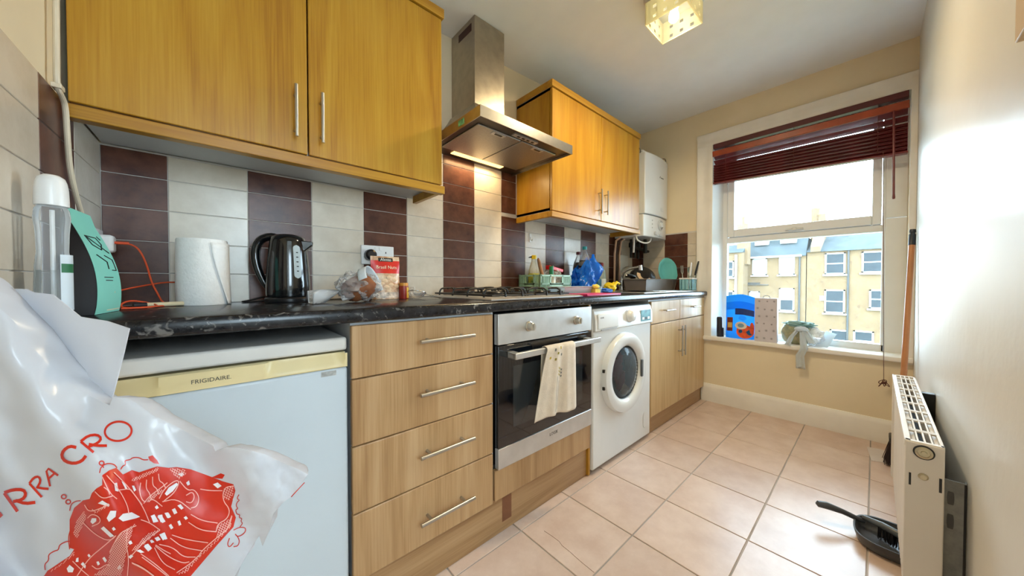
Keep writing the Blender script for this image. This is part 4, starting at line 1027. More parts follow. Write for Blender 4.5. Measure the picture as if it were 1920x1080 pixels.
def gauge(u, v, lift=.0008):
    z = .085 + .115 * v; e = min(v, 1 - v) * .115; hw = .0115 * math.sqrt(max(0.02, 1 - max(0, 1 - e / .0115) ** 2)); s = (u - .5) * 2 * hw
    r = kr(z) + lift; return (kx + r * math.cos(va + s / r), ky + r * math.sin(va + s / r), ZC + z)
gg = G().grid(gauge, 6, 30).build('water_gauge', GA, t, smooth=60, recalc=False)
for k in range(5):
    v0 = .2 + .14 * k; g = G(); g.grid(lambda u, v: gauge(.35 + .3 * u, v0 + .03 * v, .0014), 2, 1); g.build('gauge_mark', INK, gg, recalc=False)
G().tube([c0 + Vector((-.055, .03, .008)), c0 + Vector((-.10, .04, .004)), c0 + Vector((-.13, .06, .004)), c0 + Vector((-.11, .09, .005)), c0 + Vector((-.06, .085, .02))], .0032, 8, 2).build('power_cord', BLACKP, t)
G().tube([c0 + Vector((.06, .03, .008)), c0 + Vector((.12, .055, .004)), c0 + Vector((.20, .07, .004)), c0 + Vector((.27, .075, .004))], .0032, 8, 2).build('power_cord', BLACKP, t)
# ---- socket on the counter wall and black plug
a = onY(676, 459, YW); b = onY(737, 497, YW)
t = thing('wall_socket', 'white double socket plate on the tiles behind the nut pouch', 'socket', ((a.x + b.x) / 2, YW, b.z))
sz1, sz0 = a.z, a.z - .086
sp = G().box(a.x, a.x + .146, YW - .009, YW - .0005, sz0, sz1).build('face_plate', WPLAST, t, bevel=.003)
for dx in (.058, .078): G().box(a.x + dx, a.x + dx + .012, YW - .0125, YW - .009, sz1 - .022, sz1 - .006).build('switch', WPLAST, sp, bevel=.001)
G().box(a.x + .106, a.x + .110, YW - .0096, YW - .009, sz1 - .034, sz1 - .026).build('earth_slot', BLACKP, sp, smooth=0)
px_, pz_ = a.x + .034, sz0 + .042
t = thing('plug', 'black three-pin plug in the double socket behind the bread', 'plug', (px_, YW - .02, pz_))
G().lathe([(.023, 0), (.025, .008), (.024, .028), (.016, .034), (0, .034)], (px_, YW - .0095, pz_), 20, (0, -1, 0)).build('plug_body', BLACKP, t)
G().tube([(px_, YW - .03, pz_ - .015), (px_ + .004, YW - .035, pz_ - .05), (px_ + .01, YW - .05, sz0 - .05), (px_ - .01, YW - .07, ZC + .004), (px_ - .06, YW - .07, ZC + .004)], .0032, 8, 2).build('cord', BLACKP, t)
# ---- bread bag
bx = xat(674, 1.235)
t = thing('bread_bag', 'sliced brown loaf in a twisted clear plastic bag before the socket', 'bread', (bx, 1.235, ZC))
CR = mottled('brown_crust', C(112, 58, 30), C(150, 90, 52), 16, .7, 0, bump=.3)
M0 = Matrix.Translation((bx - .005, 1.225, ZC + .05)) @ Matrix.Rotation(R(-38), 4, 'Z') @ Matrix.Rotation(R(-22), 4, 'Y')
G(M0).blob((0, 0, 0), (.060, .038, .044), .10, 2.0, 4).build('loaf', CR, t, smooth=80)
FILM = clear_mat('crinkled_film', (.88, .88, .88, 1), .22, .12)
G().blob((bx - .004, 1.232, ZC + .056), (.070, .052, .052), .32, 2.6, 2, 4, ZC + .001).build('film', FILM, t, smooth=25)
g = G(); rnd = random.Random(5)
def tail(u, v):
    a = Vector((bx - .055, 1.24, ZC + .045)); L = .10 * u; s = (v - .5)
    return (a.x - L, a.y + .10 * s * (0.25 + u) + .01 * math.sin(9 * v + 3 * u), max(ZC + .002, ZC + .045 - .045 * u + .034 * math.sin(7 * v + 2.4 * u) * u + .03 * abs(s) * u))
G().grid(tail, 16, 22).build('film_tail', FILM, t, smooth=25, solid=.0006, recalc=False)
WL = mat('white_band', C(222, 230, 236), .5, var=.04, vscale=50)
def band(u, v):
    a = R(-165 + 195 * u); c = M0 @ Vector((.030 + .030 * v, .058 * math.cos(a), .062 * math.sin(a) * -1)); return (c.x, c.y, max(c.z, ZC + .002))
G().grid(band, 30, 4).build('label_band', WL, t, smooth=60, solid=.0008, recalc=False)
# ---- nut pouch
Yp = 1.385; x0, x1 = xat(697, Yp), xat(750, Yp); zt = onY(722, 481, Yp).z
t = thing('nut_pouch', 'red and cream pouch of nuts standing under the double socket', 'pouch', ((x0 + x1) / 2, Yp, ZC))
def pouch(u, v, s):
    x = x0 + (x1 - x0) * u; b = math.sin(math.pi * u) ** .7 * (.030 * (1 - v) ** .8) + .0008
    return (x + .003 * math.sin(9 * v) * (u - .5), Yp + s * b + .012 * v, ZC + .001 + (zt - ZC) * v)
def pgrid(name, v0, v1, m, s, lift, parent, u0=0.0, u1=1.0):
    return G().grid(lambda u, v: tuple(Vector(pouch(u0 + (u1 - u0) * u, v0 + (v1 - v0) * v, s)) + Vector((0, s * lift, 0))), 16, 10).build(name, m, parent, smooth=60, recalc=False)
NUTB = mottled('nut_photo_print', C(170, 110, 66), C(232, 214, 186), 26, .3, 0)
pb = pgrid('pouch_back', 0, 1, mat('pouch_silver', C(190, 186, 180), .35, .3), 1, 0, t)
pf = pgrid('pouch_front', 0, 1, NUTB, -1, 0, t)
REDP = mat('pouch_red', C(206, 34, 22), .3, var=.04)
pgrid('red_panel', .60, .90, REDP, -1, .0008, pf); pgrid('brand_panel', .875, .965, mat('brand_black', C(30, 32, 28), .4), -1, .0014, pf, .25, .75)
for k, (u, v) in enumerate(((.55, .5), (.75, .44), (.4, .42), (.62, .33), (.8, .3), (.45, .28), (.3, .36))):
    c = Vector(pouch(u, v, -1)); G().blob((c.x, c.y - .001, c.z), (.012, .0015, .008), .2, 2, k, 2).build('nut_print', mat('nut_cream', C(228, 196, 160), .5, var=.08, vscale=60), pf)
pgrid('foot_print', .03, .16, mat('pouch_foot', C(206, 190, 176), .4, var=.25, vscale=70), -1, .0008, pf, .1, .9)
c = Vector(pouch(.5, .92, -1)); text_mesh('brand_lettering', 'Alesto', WPLAST, (c.x, c.y - .0018, c.z), (1, 0, 0), (0, 0.05, 1), .0175, pf, .0004)
c = Vector(pouch(.5, .74, -1)); text_mesh('product_lettering', 'Brasil Nuts', mat('cream_ink', C(240, 224, 196), .5, var=0), (c.x, c.y - .0022, c.z), (1, 0, 0), (0, .08, 1), .0195, pf, .0004)
# ---- spice jar, small glass, egg ring
Ys = 1.37; sx = xat(757, Ys)
t = thing('spice_jar', 'small spice jar with red and yellow label beside the nut pouch', 'jar', (sx, Ys, ZC))
G().lathe([(.0, 0), (.019, 0), (.020, .003), (.020, .05), (.018, .056), (.018, .066), (0, .067)], (sx, Ys, ZC + .0005), 24).build('jar_body', mat('spice_red', C(150, 40, 26), .4, var=.1), t)
g = G(); g.grid(lambda u, v: (sx + .0205 * math.cos(-1.35 + 1.0 * u), Ys + .0205 * math.sin(-1.35 + 1.0 * u), ZC + .004 + .046 * v), 8, 1); g.build('yellow_label', mat('spice_yellow', C(226, 178, 40), .4), t, recalc=False)
G().lathe([(.0188, 0), (.0188, .013), (0, .0135)], (sx, Ys, ZC + .056), 24).build('lid', mat('spice_lid', C(206, 140, 50), .4), t)
sx2 = xat(771, 1.42)
tag(G().lathe([(.0, 0), (.016, 0), (.018, .05), (.0175, .05), (.0155, .003), (0, .003)], (sx2, 1.42, ZC + .0005), 20).build('small_glass', clear_mat('glass_tint', (.92, .86, .78, 1), .2, .05)), 'small clear glass behind the spice jar', 'glass')
ex, ey = xat(782, 1.30), 1.30
t = thing('wire_strainer', 'thin wire ring strainer with long handle lying beside the hob', 'strainer', (ex, ey, ZC))
ring = [(ex + .036 * math.cos(2 * math.pi * k / 32), ey + .036 * math.sin(2 * math.pi * k / 32), ZC + .028 + .010 * math.cos(2 * math.pi * k / 32 + 2.4)) for k in range(33)]
G().tube(ring, .002, 8).build('rim', CHROME, t)
msh = G(); msh.lathe([(.035, 0), (.028, -.014), (.014, -.023), (0, -.025)], (ex, ey, ZC + .027), 20, cap=False); msh.build('mesh_bowl', clear_mat('wire_mesh', (.5, .5, .5, 1), .25, .3), t)
G().tube([(ex + .030, ey - .02, ZC + .022), (ex + .08, ey - .06, ZC + .006), (ex + .115, ey - .10, ZC + .003)], .0016, 8, 2).tube([(ex + .034, ey - .012, ZC + .022), (ex + .085, ey - .055, ZC + .006), (ex + .118, ey - .097, ZC + .003)], .0016, 8, 2).build('handle', CHROME, t)

# ---- gas hob
t = thing('gas_hob', 'stainless steel four-burner gas hob with black pan supports', 'hob', (1.07, 1.24, ZC))
g0 = G(); gx0h, gx1h, gy0h, gy1h = .775, 1.365, .985, 1.475
g0.loft([[(gx0h, gy0h, ZC + .0005), (gx1h, gy0h, ZC + .0005), (gx1h, gy1h, ZC + .0005), (gx0h, gy1h, ZC + .0005)], [(gx0h, gy0h, ZC + .004), (gx1h, gy0h, ZC + .004), (gx1h, gy1h, ZC + .004), (gx0h, gy1h, ZC + .004)], [(gx0h + .012, gy0h + .012, ZC + .009), (gx1h - .012, gy0h + .012, ZC + .009), (gx1h - .012, gy1h - .012, ZC + .009), (gx0h + .012, gy1h - .012, ZC + .009)]])
g0.build('hob_plate', STEELP, t, smooth=20)
IRON = mat('black_enamel_iron', C(16, 16, 18), .4)
for (x, y, r) in ((.90, 1.12, .036), (.90, 1.36, .048), (1.19, 1.12, .028), (1.19, 1.36, .036)):
    bq = G().lathe([(r + .016, 0), (r + .014, .004), (r + .004, .008), (r, .008)], (x, y, ZC + .009), 28).build('burner_ring', STEEL, t)
    G().lathe([(r, .0), (r + .002, .008), (r - .003, .014), (0, .015)], (x, y, ZC + .017), 28).build('burner_cap', IRON, bq)
for xa, xb in ((.795, 1.03), (1.045, 1.28)):
    g = G(); zz_ = ZC + .044
    for y in (1.06, 1.18, 1.30, 1.42):
        g.tube([(xa, y, ZC + .010), (xa + .003, y, zz_ - .012), (xa + .016, y, zz_), (xa + .085, y, zz_), (xa + .09, y, zz_ - .004)], .0042, 8, 1)
        g.tube([(xb, y, ZC + .010), (xb - .003, y, zz_ - .012), (xb - .016, y, zz_), (xb - .085, y, zz_), (xb - .09, y, zz_ - .004)], .0042, 8, 1)
    for x in (xa + .07, xb - .07): 
        for ya, yb in ((1.005, 1.08), (1.16, 1.32), (1.40, 1.46)):
            g.tube([(x, ya, ZC + .012), (x, ya + .006, zz_), (x, yb - .006, zz_), (x, yb, zz_ - .006)], .0042, 8, 1)
    for y in (1.01, 1.24, 1.46): g.tube([(xa, y, ZC + .018), (xb, y, ZC + .018)], .004, 8)
    for x in (xa, xb): g.tube([(x, 1.01, ZC + .018), (x, 1.46, ZC + .018)], .004, 8)
    g.build('pan_support', IRON, t, smooth=60)
for k in range(4): G().lathe([(.018, 0), (.017, .016), (.013, .019), (0, .019)], (1.325, 1.10 + .085 * k, ZC + .009), 20).build('knob', BLACKP, t)

# ---- magenta board and clear tray, cloths
pk = G(); q0 = onZ(1083, 551, ZC + .012); 
PINK = mat('magenta_plastic', C(206, 40, 110), .35, var=.04)
tag(G().box(1.375, 1.70, .965, 1.13, ZC + .0005, ZC + .010).box(1.372, 1.378, .965, 1.13, ZC + .0005, ZC + .013).build('chopping_board', PINK, bevel=.003), 'thin magenta chopping board lying right of the hob', 'chopping board')
tx0, tx1, ty0, ty1 = 1.42, 1.80, 1.145, 1.285
g = G(); 
def trr(d, z): return [(tx0 + d, ty0 + d, z), (tx1 - d, ty0 + d, z), (tx1 - d, ty1 - d, z), (tx0 + d, ty1 - d, z)]
g.loft([trr(.014, ZC + .001), trr(.004, ZC + .042), trr(-.004, ZC + .045), trr(-.004, ZC + .047), trr(.005, ZC + .045), trr(.016, ZC + .003)])
tag(g.build('plastic_tray', clear_mat('tray_plastic', (.82, .9, .94, 1), .28, .1), bevel=.003), 'clear plastic food tray between crate and magenta board', 'tray')
YEL = mat('yellow_rubber', C(236, 206, 20), .4, var=.05); BLU = mat('blue_cloth', C(60, 110, 190), .8, var=.12, vscale=30)
tag(G().blob((xat(1131, 1.20), 1.20, ZC + .014), (.075, .05, .02), .35, 2.2, 6, 4, ZC + .001).build('dish_cloth', BLU, smooth=60), 'crumpled blue dish cloth left of the tap', 'cloth')
gl = thing('rubber_glove', 'crumpled yellow rubber glove beside the tap', 'glove', (xat(1146, 1.25), 1.25, ZC))
gx = xat(1143, 1.25)
G().blob((gx, 1.25, ZC + .034), (.034, .05, .036), .25, 2, 3, 4, ZC + .001).build('palm', YEL, gl, smooth=80)
for k in range(4): G().tube([(gx + .01, 1.25 + .02 * (k - 1.5), ZC + .05), (gx + .035, 1.25 + .024 * (k - 1.5), ZC + .072 - .006 * k), (gx + .058, 1.25 + .028 * (k - 1.5), ZC + .06 - .008 * k)], [.011, .0105, .008], 10).build('finger', YEL, gl, smooth=80)
sy = xat(1117, 1.14); tag(G().blob((sy, 1.14, ZC + .045), (.028, .02, .015), .2, 2, 9, 3).box(sy - .026, sy + .026, 1.125, 1.155, ZC + .001, ZC + .032).build('sponge', mat('yellow_sponge', C(232, 214, 96), .9, var=.08, vscale=50, bump=.4, bscale=90), smooth=60), 'pale yellow sponge at the corner of the magenta board', 'sponge')

# ---- green folding crate and contents
CRT = mat('sage_green_plastic', C(150, 190, 168), .4, var=.03)
cx0, cx1, cy0, cy1, cz0, cz1 = 1.415, 1.70, 1.325, 1.512, ZC + .001, 1.030
t = thing('folding_crate', 'sage green plastic crate with lattice sides behind the hob', 'crate', ((cx0 + cx1) / 2, (cy0 + cy1) / 2, ZC))
G().box(cx0, cx1, cy0, cy1, cz0, cz0 + .004).build('base', CRT, t)
def lattice(name, o, ux, L, parent, handle):
    o = Vector(o); ux = Vector(ux); nrm = Vector((ux.y, -ux.x, 0)); hgt = cz1 - cz0; th = .006
    g = G()
    def bar(a0, b0, a1, b1, w):
        p = o + ux * a0 + Vector((0, 0, b0)); q_ = o + ux * a1 + Vector((0, 0, b1)); d = (q_ - p).normalized(); s = nrm.cross(d) * w / 2; n_ = nrm * th / 2
        g.hexa([p - s - n_, p + s - n_, p + s + n_, p - s + n_, q_ - s - n_, q_ + s - n_, q_ + s + n_, q_ - s + n_])
    for z in (.004, hgt - .007, hgt * .52): bar(0, z, L, z, .010)
    for a in (.004, L - .004, L * .3, L * .7): bar(a, 0, a, hgt, .009)
    n = int(L / .0105)
    for k in range(n):
        a = L * (k + .5) / n
        if L * .3 < a < L * .7: 
            bar(a, .006, a, hgt * .3, .004); continue
        bar(a - .003, .006, a + .003, hgt - .01, .0036)
    bar(L * .3, hgt * .30, L * .7, hgt * .30, .006); 
    p = o + ux * L * .5 
    bar(L * .3, hgt * .42, L * .7, hgt * .42, hgt * .22)
    return g.build(name, CRT, parent, smooth=0)
lattice('side_panel', (cx0, cy0, cz0), (1, 0, 0), cx1 - cx0, t, True)
lattice('side_panel', (cx0, cy1, cz0), (1, 0, 0), cx1 - cx0, t, True)
lattice('end_panel', (cx0, cy0, cz0), (0, 1, 0), cy1 - cy0, t, True)
lattice('end_panel', (cx1, cy0, cz0), (0, 1, 0), cy1 - cy0, t, True)
CZ = cz0 + .0045
# oil bottle with yellow cap
oy = 1.435; ox = cx0 + .055
t = thing('oil_bottle', 'clear oil bottle with yellow cap and green label in the crate', 'bottle', (ox, oy, CZ))
G().lathe([(0, 0), (.034, 0), (.036, .004), (.036, .11), (.034, .14), (.026, .17), (.017, .195), (.0145, .215)], (ox, oy, CZ), 28).build('bottle_body', clear_mat('oil_plastic', (.86, .85, .72, 1), .25, .06), t, smooth=60)
G().lathe([(.0365, 0), (.0372, .002), (.0372, .075), (.0365, .077)], (ox, oy, CZ + .045), 28, cap=False).build('label', mottled('oil_label', C(34, 92, 30), C(190, 176, 60), 22, .4, 0), t)
G().lathe([(.0165, 0), (.0165, .018), (.013, .024), (0, .025)], (ox, oy, CZ + .213), 20).build('cap', YEL, t)
G().cyl((ox - .006, oy + .004, CZ + .228), (ox - .034, oy + .012, CZ + .222), .006, .003, n=8).build('cap_flap', BLACKP, t)
# wooden brush handle
p0, p1 = Vector((cx0 + .13, 1.40, CZ + .02)), Vector((cx0 + .085, 1.43, CZ + .225))
tag(G().tube([p0, p0.lerp(p1, .4), p0.lerp(p1, .75), p1], [.008, .011, .014, .009], 12, 0).build('wooden_brush', mat('brush_wood', C(166, 116, 76), .5, var=.1, vscale=40), sub=1), 'wooden dish brush handle leaning out of the green crate', 'brush')
gxx, gyy = cx0 + .135, 1.36
t = thing('squeeze_bottle', 'white tub with dark green cap standing in the crate', 'bottle', (gxx, gyy, CZ))
G().lathe([(0, 0), (.026, 0), (.027, .003), (.027, .10), (.024, .112), (.012, .116)], (gxx, gyy, CZ), 24).build('tub', mat('tub_cream', C(216, 214, 200), .4), t)
G().lathe([(.014, 0), (.014, .05), (.012, .054), (0, .054)], (gxx, gyy, CZ + .115), 20).build('cap', mat('dark_green_cap', C(14, 110, 70), .35), t)
# red-lidded packet
t = thing('food_packet', 'crinkled clear packet with red strip lying in the green crate', 'packet', (cx0 + .20, 1.42, CZ))
G().blob((cx0 + .215, 1.42, CZ + .085), (.062, .06, .075), .3, 2.4, 7, 4, CZ).build('film_body', FILM, t, smooth=25)
G().hexa([(cx0 + .145, 1.38, CZ + .150), (cx0 + .275, 1.38, CZ + .132), (cx0 + .275, 1.42, CZ + .132), (cx0 + .145, 1.42, CZ + .150), (cx0 + .145, 1.38, CZ + .175), (cx0 + .28, 1.38, CZ + .152), (cx0 + .28, 1.42, CZ + .152), (cx0 + .145, 1.42, CZ + .175)]).build('red_strip', mat('packet_red', C(196, 16, 28), .35), t, bevel=.003)
# wall hook
a = onY(994, 446, YW)
t = thing('wall_hook', 'small white plastic hook on the beige tile above the crate', 'hook', (a.x, YW, a.z - .03))
G().box(a.x - .011, a.x + .011, YW - .004, YW - .0002, a.z - .028, a.z + .028).build('backing', WPLAST, t, bevel=.003)
G().tube([(a.x, YW - .004, a.z + .005), (a.x, YW - .012, a.z - .018), (a.x, YW - .022, a.z - .020), (a.x, YW - .025, a.z - .008)], .0035, 8, 2).build('hook', WPLAST, t)
# ---- blue bag with bottles
Yb = 1.37; bx = xat(1093, Yb)
BAGB = mat('thin_blue_plastic', C(26, 122, 236), .22, var=.2, vscale=14, translucent=.45)
t = thing('blue_bag', 'crumpled blue plastic carrier bag around two bottles', 'bag', (bx, Yb, ZC))
g = G()
def bb(u, v):
    a = 2 * math.pi * u; w = .098 - .03 * v ** 2; w *= 1 + .16 * noise.noise(Vector((math.cos(a) * 1.5, math.sin(a) * 1.5, v * 2.6))) + .06 * math.sin(a * 7 + 3 * v) + .14 * noise.noise(Vector((math.cos(a) * 4, math.sin(a) * 4, v * 6 + 3))) + .08 * abs(noise.noise(Vector((math.cos(a) * 8, math.sin(a) * 8, v * 12))))
    zz_ = ZC + .002 + (.205 + .05 * math.sin(a + 2.2) + .015 * math.sin(a * 5)) * v
    ext = max(0, math.cos(a + .55)) ** 6 * .06 * max(0, 1 - abs(v - .62) * 2.6)
    return (bx + (w + ext) * math.cos(a), Yb + min((w * .92 + ext) * math.sin(a), .047), zz_)
g.grid(bb, 110, 44); g.build('bag_sheet', BAGB, t, smooth=28, recalc=False)
G().lathe([(0, 0), (.085, 0), (.09, .004)], (bx, Yb, ZC + .001), 24).build('bag_base', BAGB, t)
def pet(name, label, x, y, h, r, liq, capm, lm):
    t = thing(name, label, 'bottle', (x, y, ZC + .004))
    G().lathe([(0, 0), (r * .9, 0), (r, .012), (r, h * .62), (r * .8, h * .76), (r * .42, h * .88), (.013, h * .92), (.013, h * .95)], (x, y, ZC + .006), 24).build('bottle_body', CLEARP, t, smooth=60)
    if liq: G().lathe([(0, 0), (r * .86, 0), (r * .95, .012), (r * .95, h * .60), (r * .6, h * .74)], (x, y, ZC + .008), 24).build('drink', liq, t)
    if lm: G().lathe([(r + .0005, 0), (r + .001, .001), (r * .9, h * .16)], (x, y, ZC + .006 + h * .54), 24, cap=False).build('label', lm, t)
    G().lathe([(.0165, 0), (.0165, .018), (.015, .021), (0, .021)], (x, y, ZC + .006 + h * .945), 20).build('cap', capm, t)
pet('drink_bottle', 'clear bottle with turquoise cap standing in the blue bag', xat(1096, 1.375), 1.375, .315, .042, None, mat('turquoise_cap', C(40, 168, 178), .35), mat('dark_label', C(20, 34, 44), .4, var=.1))
pet('drink_bottle', 'dark cola bottle with maroon cap behind the blue bag', xat(1084.5, 1.46), 1.46, .285, .04, mat('cola', C(28, 12, 8), .1), mat('maroon_cap', C(110, 44, 56), .4), None)
# ---- washing-up bottle and blue block
wy = 1.43; wx = xat(1128, wy)
t = thing('washing_up_bottle', 'clear washing-up liquid bottle with red cap near the tap', 'bottle', (wx, wy, ZC))
G().lathe([(0, 0), (.030, 0), (.033, .006), (.034, .10), (.028, .15), (.018, .185), (.0135, .20)], (wx, wy, ZC + .0005), 24).build('bottle_body', clear_mat('green_clear', (.70, .86, .80, 1), .3, .06), t, smooth=60)
G().lathe([(.0345, 0), (.035, .002), (.034, .07), (.0335, .072)], (wx, wy, ZC + .03), 24, cap=False).build('label', mat('pale_label', C(216, 226, 226), .5, var=.05), t)
G().lathe([(.0155, 0), (.0155, .02), (.009, .028), (0, .029)], (wx, wy, ZC + .198), 18).build('cap', mat('brick_red_cap', C(170, 60, 56), .4), t)
G().cyl((wx, wy, ZC + .222), (wx - .045, wy + .01, ZC + .226), .005, .0035, n=8).build('nozzle', BLACKP, t)
x = xat(1119, 1.43); tag(G().box(x - .03, x + .022, 1.40, 1.445, ZC + .001, ZC + .10).build('scourer_pack', mat('petrol_blue', C(20, 92, 120), .5), bevel=.006), 'petrol blue scourer pack beside the washing-up bottle', 'pack')

# ---- inset sink, tap
t = thing('kitchen_sink', 'stainless steel inset sink with drainer by the window end', 'sink', (2.5, 1.22, ZC))
g = G(); sx0, sx1, sy0, sy1 = 2.02, 2.95, .985, 1.46
g.box(sx0, sx1, sy0, sy0 + .03, ZC + .0003, ZC + .006); g.box(sx0, sx1, sy1 - .09, sy1, ZC + .0003, ZC + .006); g.box(sx0, sx0 + .03, sy0 + .03, sy1 - .09, ZC + .0003, ZC + .006); g.box(2.44, sx1, sy0 + .03, sy1 - .09, ZC + .0003, ZC + .005)
g.build('rim', STEELP, t, bevel=.002)
G().box(sx0 + .03, 2.44, sy0 + .03, sy1 - .09, ZC + .0002, ZC + .0012).build('bowl', mat('sink_bowl_dark', C(88, 92, 96), .25, .9), t)
for k in range(6): G().box(2.50, 2.92, 1.05 + .05 * k, 1.056 + .05 * k, ZC + .005, ZC + .0075).build('drainer_rib', STEELP, t)
ty = 1.40; tx = xat(1166, ty); z0 = ZC + .0065
t = thing('mixer_tap', 'chrome mixer tap with raised swivel spout behind the sink', 'tap', (tx, ty, ZC))
G().lathe([(.026, 0), (.026, .006), (.021, .012), (.019, .05), (.022, .06), (.019, .085), (.014, .09)], (tx, ty, z0), 24).build('tap_body', CHROME, t)
e = Vector((xat(1199, 1.19), 1.19, ZC + .190))
spt = G().tube([(tx, ty, z0 + .08), (tx, ty, z0 + .12), (tx - .012, ty - .03, z0 + .155), (tx - .05, ty - .11, z0 + .178), e, e + Vector((-.003, -.006, -.004))], .0105, 14, 2).build('spout', CHROME, t, smooth=60)
G().cyl(e + Vector((.002, -.004, .012)), e + Vector((.004, -.006, -.026)), .013, n=16).build('aerator', STEELP, spt)
for s in (-1, 1): G().cyl((tx + s * .02, ty, z0 + .045), (tx + s * .055, ty, z0 + .05), .010, n=12).lathe([(.017, 0), (.019, .01), (.015, .024), (0, .026)], (tx + s * .05, ty, z0 + .05), 16, (s, 0, .1)).build('tap_handle', CHROME, t)

# ---- dish rack with washing-up
ZR = ZC + .0075
RK = mat('taupe_plastic', C(118, 110, 106), .45, var=.03)
kx0, kx1, ky0, ky1, rh = 2.40, 2.968, 1.155, 1.345, .088
t = thing('dish_rack', 'taupe plastic dish rack on the drainer', 'dish rack', ((kx0 + kx1) / 2, (ky0 + ky1) / 2, ZR))
G().box(kx0 + .02, kx1 - .02, ky0 + .02, ky1 - .02, ZR, ZR + .006).build('base', RK, t)
def rpan(nm, p, q_):
    p = Vector(p); q_ = Vector(q_); d = (q_ - p); L = d.length; d.normalize(); n_ = Vector((d.y, -d.x, 0)); inn = -n_ * .016
    g = G()
    a, b = p + inn + d * .012, q_ + inn - d * .012
    g.hexa([a, b, b - n_ * .004, a - n_ * .004, p + Vector((0, 0, rh)), q_ + Vector((0, 0, rh)), q_ - n_ * .004 + Vector((0, 0, rh)), p - n_ * .004 + Vector((0, 0, rh))])
    g.build(nm, RK, t)
rpan('side_panel', (kx0, ky0, ZR), (kx1, ky0, ZR)); rpan('side_panel', (kx1, ky1, ZR), (kx0, ky1, ZR)); rpan('end_panel', (kx0, ky1, ZR), (kx0, ky0, ZR)); rpan('end_panel', (kx1, ky0, ZR), (kx1, ky1, ZR))
g = G(); zt_ = ZR + rh
for a, b in (((kx0, ky0), (kx1, ky0)), ((kx1, ky0), (kx1, ky1)), ((kx1, ky1), (kx0, ky1)), ((kx0, ky1), (kx0, ky0))): g.tube([(*a, zt_), (*b, zt_)], .005, 8)
g.build('rim', RK, t)
# frying pan leaning in the rack, base towards the camera
Mp = Matrix.Translation((2.565, 1.252, ZR + .126)) @ Matrix.Rotation(R(-38), 4, 'Z') @ Matrix.Rotation(R(52), 4, 'X') @ Matrix.Scale(.92, 4)
t = thing('frying_pan', 'black frying pan with cream-patched base leaning in the dish rack', 'pan', (2.585, 1.225, ZR))
G(Mp).lathe([(0, .0), (.085, .0), (.094, -.006), (.112, -.040), (.115, -.041), (.098, -.002), (.088, .004), (0, .004)], (0, 0, 0), 40).build('pan_body', PANB, t)
G(Mp).prism([(.07 * math.cos(a) * (1 if k < 14 else .55) - (.0 if k < 14 else .0), .07 * math.sin(a) * (1 if k < 14 else .62) - .01) for k, a in [(k, R(150 + k * 13)) for k in range(14)] + [(14 + k, R(319 - k * 13)) for k in range(14)]], lambda a, b: (a, b, .0045), (0, 0, .0006)).build('cream_patch', mat('pan_patch_cream', C(214, 186, 150), .4, .2, var=.15, vscale=40), t)  # cream crescent on the pan base
hp = [Mp @ Vector((-.105, .0, -.03)), Mp @ Vector((-.15, .01, -.035)), Vector((2.44, 1.27, ZR + .11)), Vector((2.40, 1.28, ZR + .12)), Vector((2.37, 1.29, ZR + .124))]
G().tube(hp, [.010, .009, .010, .012, .008], 10).build('handle', BLACKP, t)
Ml = Matrix.Translation((2.575, 1.37, ZR + .122)) @ Matrix.Rotation(R(-35), 4, 'Z') @ Matrix.Rotation(R(62), 4, 'X')
t = thing('glass_lid', 'domed glass saucepan lid behind the frying pan', 'lid', (2.575, 1.37, ZR))
G(Ml).lathe([(.088, 0), (.085, .006), (.06, .022), (.03, .03), (0, .032)], (0, 0, 0), 36, cap=False).build('glass_dome', clear_mat('lid_glass', (.6, .62, .58, 1), .35, .06), t, smooth=60)
G(Ml).lathe([(.090, -.002), (.091, .002), (.087, .004), (.086, -.001)], (0, 0, 0), 36, cap=False).build('steel_rim', STEEL, t)
G(Ml).lathe([(.008, 0), (.008, .008), (.016, .014), (.014, .022), (0, .024)], (0, 0, .032), 16).build('knob', BLACKP, t)
# teal plate standing up
px0 = Vector((2.905, 1.222, ZR + .160)); pn = Vector((-.30, -.94, .12)).normalized()
Mt = Matrix.Translation(px0) @ Vector((0, 0, 1)).rotation_difference(pn).to_matrix().to_4x4()
TEAL = mat('teal_glaze', C(112, 204, 206), .25, var=.03)
t = tag(G(Mt @ Matrix.Scale(1.1, 4)).lathe([(0, .0), (.058, .0), (.066, .003), (.098, .016), (.105, .018), (.106, .020), (.098, .020), (.066, .008), (.058, .004), (0, .004)], (0, 0, 0), 48).build('plate', TEAL, smooth=60), 'teal plate standing upright at the end of the dish rack', 'plate')
# cutlery caddy
PBL = mat('pale_blue_plastic', C(150, 206, 222), .4, var=.02)
t = thing('cutlery_caddy', 'pale blue ribbed cutlery caddy in front of the dish rack end', 'caddy', (2.925, 1.055, ZR))
ax0, ax1, ay0, ay1 = 2.872, 2.972, 1.00, 1.10; EPS = 0
G().box(ax0, ax1, ay0, ay1, ZR, ZR + .004).build('base', PBL, t)
for k in range(4):
    y = ay0 + (ay1 - ay0 - .012) * k / 3; G().box(ax0, ax0 + .004, y, y + .016 if k < 3 else ay1, ZR, ZR + .092).build('rib', PBL, t)
for k in range(4):
    x = ax0 + (ax1 - ax0 - .012) * k / 3; G().box(x, min(x + .022, ax1), ay0, ay0 + .004, ZR, ZR + .092).build('rib', PBL, t)
G().box(ax0, ax1, ay1 - .004, ay1, ZR, ZR + .095).box(ax1 - .004, ax1, ay0, ay1, ZR, ZR + .095).build('back', PBL, t)
G().box(ax0 - .005, ax1 + .005, ay0 - .005, ay0 + .004, ZR + .09, ZR + .102).box(ax0 - .005, ax0 + .004, ay0, ay1, ZR + .09, ZR + .102).build('rim', WPLAST, t, bevel=.002)
